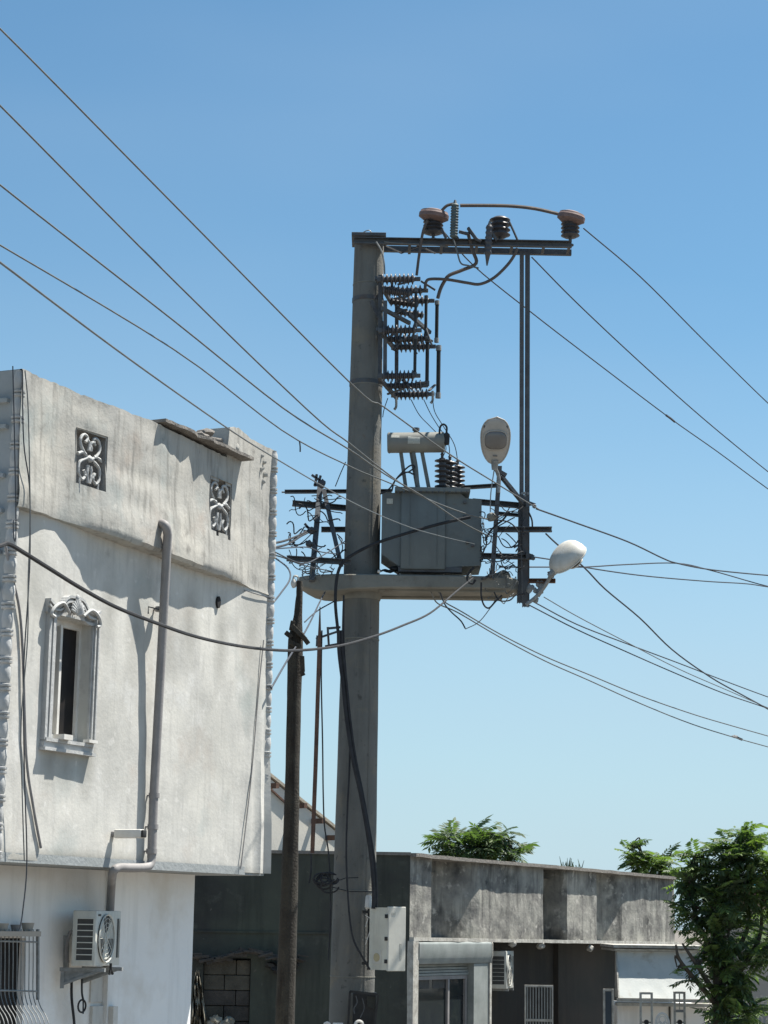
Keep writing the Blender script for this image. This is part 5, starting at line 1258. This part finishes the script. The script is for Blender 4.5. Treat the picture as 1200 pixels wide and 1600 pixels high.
w = MB(); w.tube(spline([P(463, 912, WD), P(458, 908, WD), P(460, 900, WD), P(466, 903, WD), P(462, 915, WD), P(457, 918, WD)], 6), .012, 6); w.lathe(P(459, 918, WD), P(459, 905, WD), [(0, .02), (.4, .035), (.6, .035), (1, .02)], 10); part('pin_insulator', w, M['lamp_white'], wp)
# ================================================================ cabinets on the pole
mb_ = thing('meter_box', 'tall cream meter box bolted to the right side of the concrete pole', 'meter box', P(600, 1516, 27.35))
e1 = Vector((-.68, .73, 0)); e2 = Vector((.80, .60, 0)); cn = P(604, 1516, 27.2); zt3 = P(604, 1418, 27.2).z; hh = zt3 - cn.z; L1 = .34; L2 = .27
cc = cn + e1 * L1 / 2 + e2 * L2 / 2 + Vector((0, 0, hh / 2))
part('cabinet', MB().prism([cn, cn + e2 * (L2 - .03), cn + e2 * (L2 - .03) + e1 * L1, cn + e1 * L1], (0, 0, hh)), M['boxcream'], mb_, smooth=0)
n2 = Vector((e2.y, -e2.x, 0)); n1 = Vector((-e1.y, e1.x, 0))
if n1.y > 0: n1 = -n1
lid = part('box_lid', MB().obox(cn + e2 * L2 / 2 + Vector((0, 0, hh / 2)) + n2 * .02, e2, n2, (0, 0, 1), L2 / 2 + .008, .018, hh / 2 + .012, .008), M['boxlight'], mb_, smooth=0)
w = MB()
for t in (.14, .5, .86): w.obox(cn + Vector((0, 0, hh * t)) + n2 * .0 + n1 * .008, e1, n1, (0, 0, 1), .022, .02, .025, .004)
part('hinge', w, M['black'], lid, smooth=0)
w = MB(); w.obox(cn + e2 * L2 * .72 + Vector((0, 0, hh * .3)) + n2 * .0395, e2, n2, (0, 0, 1), .016, .0015, .10).obox(cn + e2 * L2 * .28 + Vector((0, 0, hh * .9)) + n2 * .0395, e2, n2, (0, 0, 1), .03, .0015, .016); part('print_label', w, M['label'], lid, smooth=0)
w = MB(); c = cn + e1 * L1 * .55 + Vector((0, 0, hh * .2)); w.obox(c + n1 * .002, e1, n1, (0, 0, 1), .085, .003, .085, .001); part('plate', w, M['boxlight'], mb_, smooth=0)
w = MB(); w.lathe(c + n1 * .004, c + n1 * .012, [(0, .055), (1, .055)], 20); part('meter_window', w, mat('yellowed_window', (.42, .36, .22), None, .4), mb_)
w = MB(); w.bar(P(567, 1425, 27.6), P(600, 1424, 27.5), .04, .04).bar(P(566, 1505, 27.6), P(600, 1505, 27.5), .04, .04).bar(P(577, 1420, 27.65), P(576, 1515, 27.65), .05, .04); part('mounting_rail', w, M['black'], mb_, smooth=0)
w = MB(); w.lathe(P(576, 1399, 27.55), P(575, 1420, 27.55), [(0, .03), (.1, .04), (.9, .045), (1, .03)], 12); part('cable_terminal', w, M['white'], mb_)
for (x0, y0, x1, y1) in ((578, 1455, 571, 1476), (575, 1435, 571, 1448), (571, 1430, 580, 1436)):
    part('frayed_strip', MB().bar(P(x0, y0, 27.3), P(x1, y1, 27.3), .02, .008), M['white'], mb_)
bk = thing('black_cabinet', 'black open cabinet strapped low on the concrete pole', 'cabinet', P(568, 1640, 27.3))
w = MB(); pbox(w, 549, 1552, 588, 1680, 27.25, 27.6, .01); part('body', w, M['black'], bk, smooth=0)
w = MB(); a_, b_ = P(547, 1549, 27.15), P(591, 1554, 27.15); w.bar(a_, b_, .03, .03).bar(b_, P(586, 1600, 27.15), .025, .025).bar(a_, P(544, 1600, 27.15), .03, .03); part('door_frame', w, M['black'], bk, smooth=0)
w = MB(); w.add([P(573, 1556, 27.2), P(587, 1558, 27.2), P(585, 1577, 27.2), P(574, 1572, 27.2)], [(0, 1, 2, 3)]); part('painted_reflection', w, M['shop_green'], bk, smooth=0)  # lighter quad colours a reflection onto the black cabinet face
w = MB(); w.tube(spline([P(556, 1556, 27.18), P(558, 1566, 27.18), P(553, 1576, 27.18), P(554, 1584, 27.18)], 5), .009, 6).tube(spline([P(566, 1560, 27.18), P(569, 1575, 27.18), P(563, 1590, 27.18)], 5), .007, 6); part('loose_lead', w, M['steel'], bk)
nb_ = thing('number_board', 'dark board with white painted characters at the foot of the concrete pole', 'board', P(540, 1680, 27.0))
w = MB(); a_ = P(499, 1700, 27.05); b_ = P(584, 1608, 27.05); w.box((a_.x, 27.05, a_.z), (b_.x, 27.07, b_.z)); part('board', w, M['black'], nb_, smooth=0)
def arcpts(cx, cy, rx, ry, a0, a1, Y=27.02, n=12): return [P(cx + rx * math.cos(R(lerp(a0, a1, k / n))), cy - ry * math.sin(R(lerp(a0, a1, k / n))), Y) for k in range(n + 1)]
part('painted_character', MB().tube(arcpts(511, 1609, 6, 11, 0, 360), .022, 6), M['white'], nb_)
part('painted_character', MB().tube([P(520, 1600, 27.02), P(536, 1600, 27.02)], .018, 6).tube([P(528, 1600, 27.02), P(528, 1622, 27.02)], .018, 6), M['white'], nb_)
part('painted_character', MB().tube(arcpts(561, 1602, 6, 6.5, 170, -30) + [P(555, 1620, 27.02), P(568, 1620, 27.02)], .022, 6), M['white'], nb_)
# ================================================================ cables running on and along the pole
def cable(pts, D0_, D1_, r, label, m='cable', cat='cable', name='cable', grp=None, n=6):
    w = MB(); w.tube(catpx(pts, D0_, D1_, n), r, 7); return solo(name, w, M[m], label, cat, grp)
cable([(740, 902), (712, 925), (672, 958), (630, 977), (585, 994), (530, 1009), (470, 1016), (420, 1015), (360, 1007), (300, 993), (240, 972), (180, 948), (125, 918), (80, 890), (40, 865), (14, 850), (2, 852), (-20, 860)], 27.3, 9.5, .0115, 'thick cable sagging from the house corner across both poles to the platform')
cable([(735, 808), (690, 818), (640, 832), (590, 848), (556, 864), (536, 879), (527, 900), (524, 940), (528, 985), (531, 1005)], 27.3, 27.35, .022, 'thick black cable curling from the transformer over the platform left of the pole')
cable([(529, 985), (530, 1020), (536, 1070), (541, 1120), (550, 1180), (563, 1240), (574, 1300), (581, 1350), (584, 1400), (583, 1420)], 27.3, 27.35, .026, 'left one of two thick black cables running down into the meter box')
cable([(533, 985), (535, 1020), (541, 1070), (546, 1120), (554, 1180), (566, 1240), (577, 1300), (585, 1350), (588, 1400), (587, 1420)], 27.32, 27.4, .024, 'right one of two thick black cables running down into the meter box')
cable([(537, 930), (537, 1000), (541, 1060), (546, 1130), (546, 1200), (543, 1260), (541, 1330), (543, 1390), (547, 1440), (553, 1470), (566, 1495), (578, 1515)], 27.4, 27.3, .013, 'thin black cable wandering down the concrete pole to under the meter box')
cable([(503, 985), (502, 1060), (504, 1160), (505, 1240), (507, 1290), (513, 1330), (516, 1380), (516, 1440), (513, 1500)], 27.3, 27.45, .010, 'thin black cable hanging just left of the concrete pole', n=5)
w = MB(); w.tube([P(500, 948, 27.3), P(499, 1010, 27.3), P(493, 1200, 27.3), P(488, 1333, 27.3)], [.006, .028, .028, .028], 8); solo('rusty_conduit', w, M['rust'], 'straight rusty pipe hanging between the wooden and concrete poles', 'pipe')
cable([(486, 1334), (486, 1360), (483, 1380)], 27.3, 27.3, .012, 'short black tail below the rusty pipe')
w = MB(); random.seed(31)
for _ in range(9):
    c = P(random.uniform(502, 520), random.uniform(1370, 1388), 27.3); r1 = random.uniform(.05, .1); ax_ = Vector((random.uniform(-.6, .6), 1, random.uniform(-.6, .6))).normalized(); s1 = ax_.cross(Vector((0, 0, 1))).normalized(); s2 = ax_.cross(s1)
    w.tube([c + (s1 * math.cos(a_) * 1.5 + s2 * math.sin(a_)) * r1 for a_ in [2 * math.pi * k / 14 for k in range(13)]], .011, 5)
w.tube([P(515, 1380, 27.35), P(540, 1372, 27.62), P(560, 1371, 27.62)], .006, 5)
w.tube([P(515, 1385, 27.35), P(545, 1393, 27.62), P(585, 1393, 27.72)], .006, 5)
solo('cable_coil', w, M['cable'], 'tangled black cable coil tied to the left side of the concrete pole', 'cable coil')
w = MB()
for (x0, y0, x1, y1) in ((421, 1498, 436, 1497), (462, 1500, 468, 1504), (458, 1517, 466, 1516)): w.bar(P(x0, y0, 39.85), P(x1, y1, 39.85), .06, .035, bev=.005)
for k in range(7): w.blob(P(424 + k * 6, 1508 + (k % 3) * 5, 39.88), .09, .5, k, 1, (1.3, 1, .8))
solo('scrap_bundle', w, M['black'], 'dark scrap bundle with pale glints behind the wooden pole near the block wall', 'scrap', smooth=40)
# wires between wood pole, house and crossarms
cable([(424, 1075), (450, 1030), (478, 985), (500, 940), (508, 925)], 18.9, 27.5, .010, 'wire slanting from the far house corner past the wooden pole up to the platform', 'wire_dark', 'wire', 'span_wire')
cable([(476, 972), (495, 955), (525, 938)], 26, 27.5, .009, 'short wire branching off towards the platform underside', 'wire_dark', 'wire', 'span_wire')
cable([(422, 948), (440, 925), (453, 905), (450, 888), (430, 872), (420, 866)], 19, 21.9, .009, 'wire looping from the house corner to the top of the wooden pole', 'wire_dark', 'wire', 'span_wire')
for i, (p_, lab) in enumerate((([(422, 850), (445, 845), (468, 836), (482, 828)], 'upper dark service cable from the house corner to the left crossarms'),
        ([(424, 857), (450, 850), (470, 838), (484, 831)], 'second dark service cable just under the upper one at the house corner'),
        ([(424, 858), (450, 856), (480, 855), (500, 862), (530, 866)], 'nearly level pale wire from the house corner to the concrete pole'),
        ([(424, 866), (445, 872), (470, 882), (495, 888), (520, 893)], 'lower pale wire sagging onto the platform from the house corner'),
        ([(424, 860), (470, 880), (500, 870), (540, 845)], 'thin wire crossing below the left crossarms'))):
    cable(p_, 19.05, 27.5, .012 if i < 2 else .007, lab, 'cable' if i < 2 else 'wire_dark', 'wire', 'service_wire')
random.seed(44)
def tangle(name, boxpx, n, Y, r, m, lab, seed):
    random.seed(seed); x0, y0, x1, y1 = boxpx
    for _ in range(n):
        a_ = (random.uniform(x0, x1), random.uniform(y0, y1 - 8)); dx = random.uniform(14, 46) * random.choice((-1, 1)); b_ = (min(max(a_[0] + dx, x0), x1), min(max(a_[1] + random.uniform(-24, 24), y0), y1)); sg_ = random.uniform(3, 16)
        pts_ = []; yy = Y + random.uniform(-.2, .2)
        ph = random.uniform(.8, 1.6)
        for k in range(13):
            t = k / 12; x = lerp(a_[0], b_[0], t); y = lerp(a_[1], b_[1], t) + sg_ * 4 * t * (1 - t) * math.sin(t * 3.14 * ph); pts_.append(P(x + 2.2 * math.sin(t * 9 + ph * 5), y, yy + .05 * math.sin(t * 7)))
        w = MB(); w.tube(pts_, r * random.uniform(.6, 1.1), 5); solo(name, w, M[m], lab, 'loose wire', lab.replace('loose wire in the', 'loose wires of the'))
tangle('loose_wire', (450, 775, 538, 900), 34, 27.8, .009, 'cable', 'dark loose wire in the tangle among the left crossarms', 1)
tangle('loose_wire', (752, 790, 818, 905), 36, 27.45, .008, 'cable', 'dark loose wire in the tangle between transformer and twin column', 2)
tangle('loose_wire', (760, 880, 812, 940), 9, 27.4, .006, 'wire', 'pale loose wire in the loops round the right end of the platform', 3)
tangle('loose_wire', (470, 878, 520, 898), 9, 27.45, .008, 'wire', 'pale loose wire in the bundle on the left end of the platform', 5)
cable([(741, 886), (731, 898), (731, 908), (738, 912), (743, 906)], 27.3, 27.3, .016, 'short black loop hanging over the platform edge below the transformer')
cable([(752, 910), (752, 930), (756, 945), (764, 950), (774, 940), (784, 930)], 27.3, 27.3, .012, 'dark cable loop hanging below the right end of the platform')
cable([(772, 925), (780, 938), (796, 938), (806, 930), (820, 928)], 27.3, 27.4, .010, 'second flatter loop under the platform end')
cable([(688, 926), (695, 944), (706, 957), (720, 970), (727, 982)], 27.4, 27.4, .010, 'loose wire end hanging down below the platform')
cable([(727, 983), (748, 972), (766, 950), (778, 930)], 27.4, 27.4, .006, 'fine wire rising from the loose end to the platform', 'wire')
cable([(776, 812), (795, 816), (808, 828), (812, 845), (810, 855)], 27.4, 27.4, .010, 'stout cable arching from the post into the column', 'cable')
cable([(826, 800), (831, 812), (832, 824)], 27.5, 27.5, .012, 'short loop of cable right of the column above the arm')
cable([(758, 845), (766, 830), (776, 820), (786, 812), (795, 800)], 27.5, 27.5, .014, 'black lead slanting up beside the right radiator')
w = MB(); w.tube(spline([P(803, 856, 27.5), P(812, 852, 27.5), P(806, 862, 27.5), P(814, 860, 27.5), P(816, 940, 27.6)], 6), .010, 6); solo('cable_splice', w, M['steel'], 'pale taped cable splice on the left face of the column', 'cable splice')
w = MB(); w.blob(P(768, 808, 27.4), .06, .4, 6, 2, (1.1, .8, 1)); solo('cable_joint', w, M['concrete2'], 'round grey cable joint hung on the leaning post beside the transformer', 'cable joint', smooth=60)
cable([(772, 735), (767, 770), (766, 800)], 27.4, 27.4, .008, 'pale wire down the left of the lamp post', 'galv', 'wire', 'lamp_lead')
# jumper wires from fuse rack to the transformer bushings
for pts, lab in (([(642, 624), (655, 648), (672, 666), (690, 685), (697, 700), (691, 716)], 'left of the three thin jumpers from the fuse rack to the bushings'), ([(662, 624), (672, 645), (684, 665), (700, 690), (703, 718)], 'middle of the three thin jumpers from the fuse rack to the bushings'), ([(676, 626), (680, 645), (694, 668), (710, 695), (716, 726)], 'right of the three thin jumpers from the fuse rack to the bushings'), ([(606, 622), (600, 640), (598, 652)], 'short thin wire falling from the rack past the pole edge')):
    cable(pts, 27.8, 27.8, .006, lab, 'cable', 'wire', 'jumper_wire')
cable([(540, 722), (532, 740), (524, 760)], 27.7, 27.9, .007, 'thin wire from the pole edge down to the left crossarm', 'cable', 'wire', 'jumper_wire')
# ================================================================ overhead lines
GL = 'overhead lines running in from the upper left'
def line(pts, D0_, D1_, r, lab, m='wire', g=GL): return cable(pts, D0_, D1_, r, lab, m, 'power line', 'power_line', g, 5)
line([(-60, -4), (0, 45), (270, 318), (545, 596), (600, 636), (700, 708), (770, 752), (842, 796)], 17.5, 27.5, .0095, 'topmost overhead line entering at the upper left')
line([(-60, 108), (0, 165), (270, 437), (480, 640), (545, 692), (612, 745), (660, 776), (720, 800), (764, 812)], 17.5, 27.4, .0095, 'second overhead line from the top at the left edge')
line([(-60, 236), (0, 289), (270, 500), (440, 636), (545, 702), (600, 740), (660, 775), (720, 815), (764, 838)], 17.5, 27.4, .0095, 'third overhead line from the top at the left edge')
line([(-60, 350), (0, 383), (270, 545), (440, 672), (545, 728), (600, 751), (640, 768)], 17.5, 27.4, .0085, 'thin fourth overhead line with a short stray end hanging from it')
line([(-60, 366), (0, 410), (180, 545), (345, 662), (430, 716), (545, 782), (630, 820), (690, 838), (742, 850)], 6.5, 27.3, .0045, 'lowest overhead line at the left edge crossing the house parapet')
cable([(468, 689), (469, 698), (469, 706)], 21.5, 21.5, .008, 'tiny stray wire end hanging from the fourth overhead line', 'cable', 'wire', 'stray_wire')
GR = 'overhead lines running off to the right'
line([(912, 357), (1000, 432), (1100, 532), (1200, 630), (1280, 702)], 28, 40, .010, 'topmost thin line leaving the far insulator to the right', 'wire_dark', GR)
line([(831, 402), (900, 472), (1000, 566), (1100, 655), (1200, 737), (1280, 798)], 28, 40, .010, 'second line leaving below the column head to the right', 'wire_dark', GR)
line([(690, 358), (740, 415), (830, 488), (930, 565), (1045, 652), (1120, 705), (1200, 764), (1280, 820)], 28, 40, .010, 'third line passing behind the column with a small splice on it', 'wire_dark', GR)
cable([(1041, 649), (1048, 654), (1054, 659)], 34.8, 35.2, .02, 'small dark splice on the third right hand line', 'wire_dark', 'splice', 'line_splice')
line([(838, 795), (900, 817), (980, 846), (1035, 872), (1058, 880), (1110, 890), (1200, 899), (1290, 905)], 27.6, 40, .012, 'line from the upper column clamp merging with others at the right', 'wire_dark', GR)
line([(833, 870), (870, 876), (912, 886), (1000, 899), (1100, 908), (1165, 912), (1200, 917), (1290, 930)], 27.6, 40, .010, 'line from the lower column clamp passing behind the white lamp', 'wire_dark', GR)
line([(780, 886), (850, 886), (912, 886), (980, 882), (1057, 880), (1110, 891), (1180, 911), (1200, 916), (1290, 938)], 27.4, 40, .010, 'level line crossing the column and rising to meet the upper line', 'wire_dark', GR)
line([(853, 834), (870, 850), (913, 887), (945, 920), (1000, 966), (1050, 1015), (1110, 1058), (1160, 1086), (1200, 1108), (1290, 1160)], 27.2, 40, .012, 'steep dark line crossing in front of the white lamp', 'wire_dark', GR)
line([(850, 933), (900, 962), (980, 1004), (1060, 1045), (1140, 1080), (1200, 1106), (1290, 1142)], 27.6, 40, .007, 'finest of the three lines leaving the column foot', 'wire', GR)
line([(833, 940), (900, 975), (980, 1006), (1060, 1036), (1130, 1063), (1200, 1089), (1290, 1120)], 27.6, 40, .009, 'upper thicker line leaving the column foot', 'wire_dark', GR)
line([(828, 946), (900, 983), (980, 1019), (1060, 1054), (1130, 1083), (1200, 1107), (1290, 1140)], 27.6, 40, .009, 'lower thicker line leaving the column foot', 'wire_dark', GR)
line([(686, 926), (694, 940), (720, 955), (780, 990), (850, 1025), (920, 1054), (1000, 1087), (1080, 1115), (1140, 1133), (1200, 1150), (1290, 1176)], 27.6, 40, .009, 'upper line of the low pair leaving the platform underside', 'wire', GR)
line([(674, 926), (684, 943), (715, 957), (780, 995), (850, 1032), (920, 1063), (1000, 1099), (1080, 1131), (1150, 1153), (1200, 1167), (1290, 1192)], 27.6, 40, .009, 'lower line of the low pair with a small clip near the right edge', 'wire', GR)
w = MB(); w.blob(P(1148, 1151, 38), .05, .5, 1, 1, (1.4, 1, .6)).bar(P(1146, 1150, 38), P(1160, 1156, 38), .04, .04, bev=.005); solo('line_clip', w, M['wire_dark'], 'small dark clip on the lowest right hand line', 'clip')
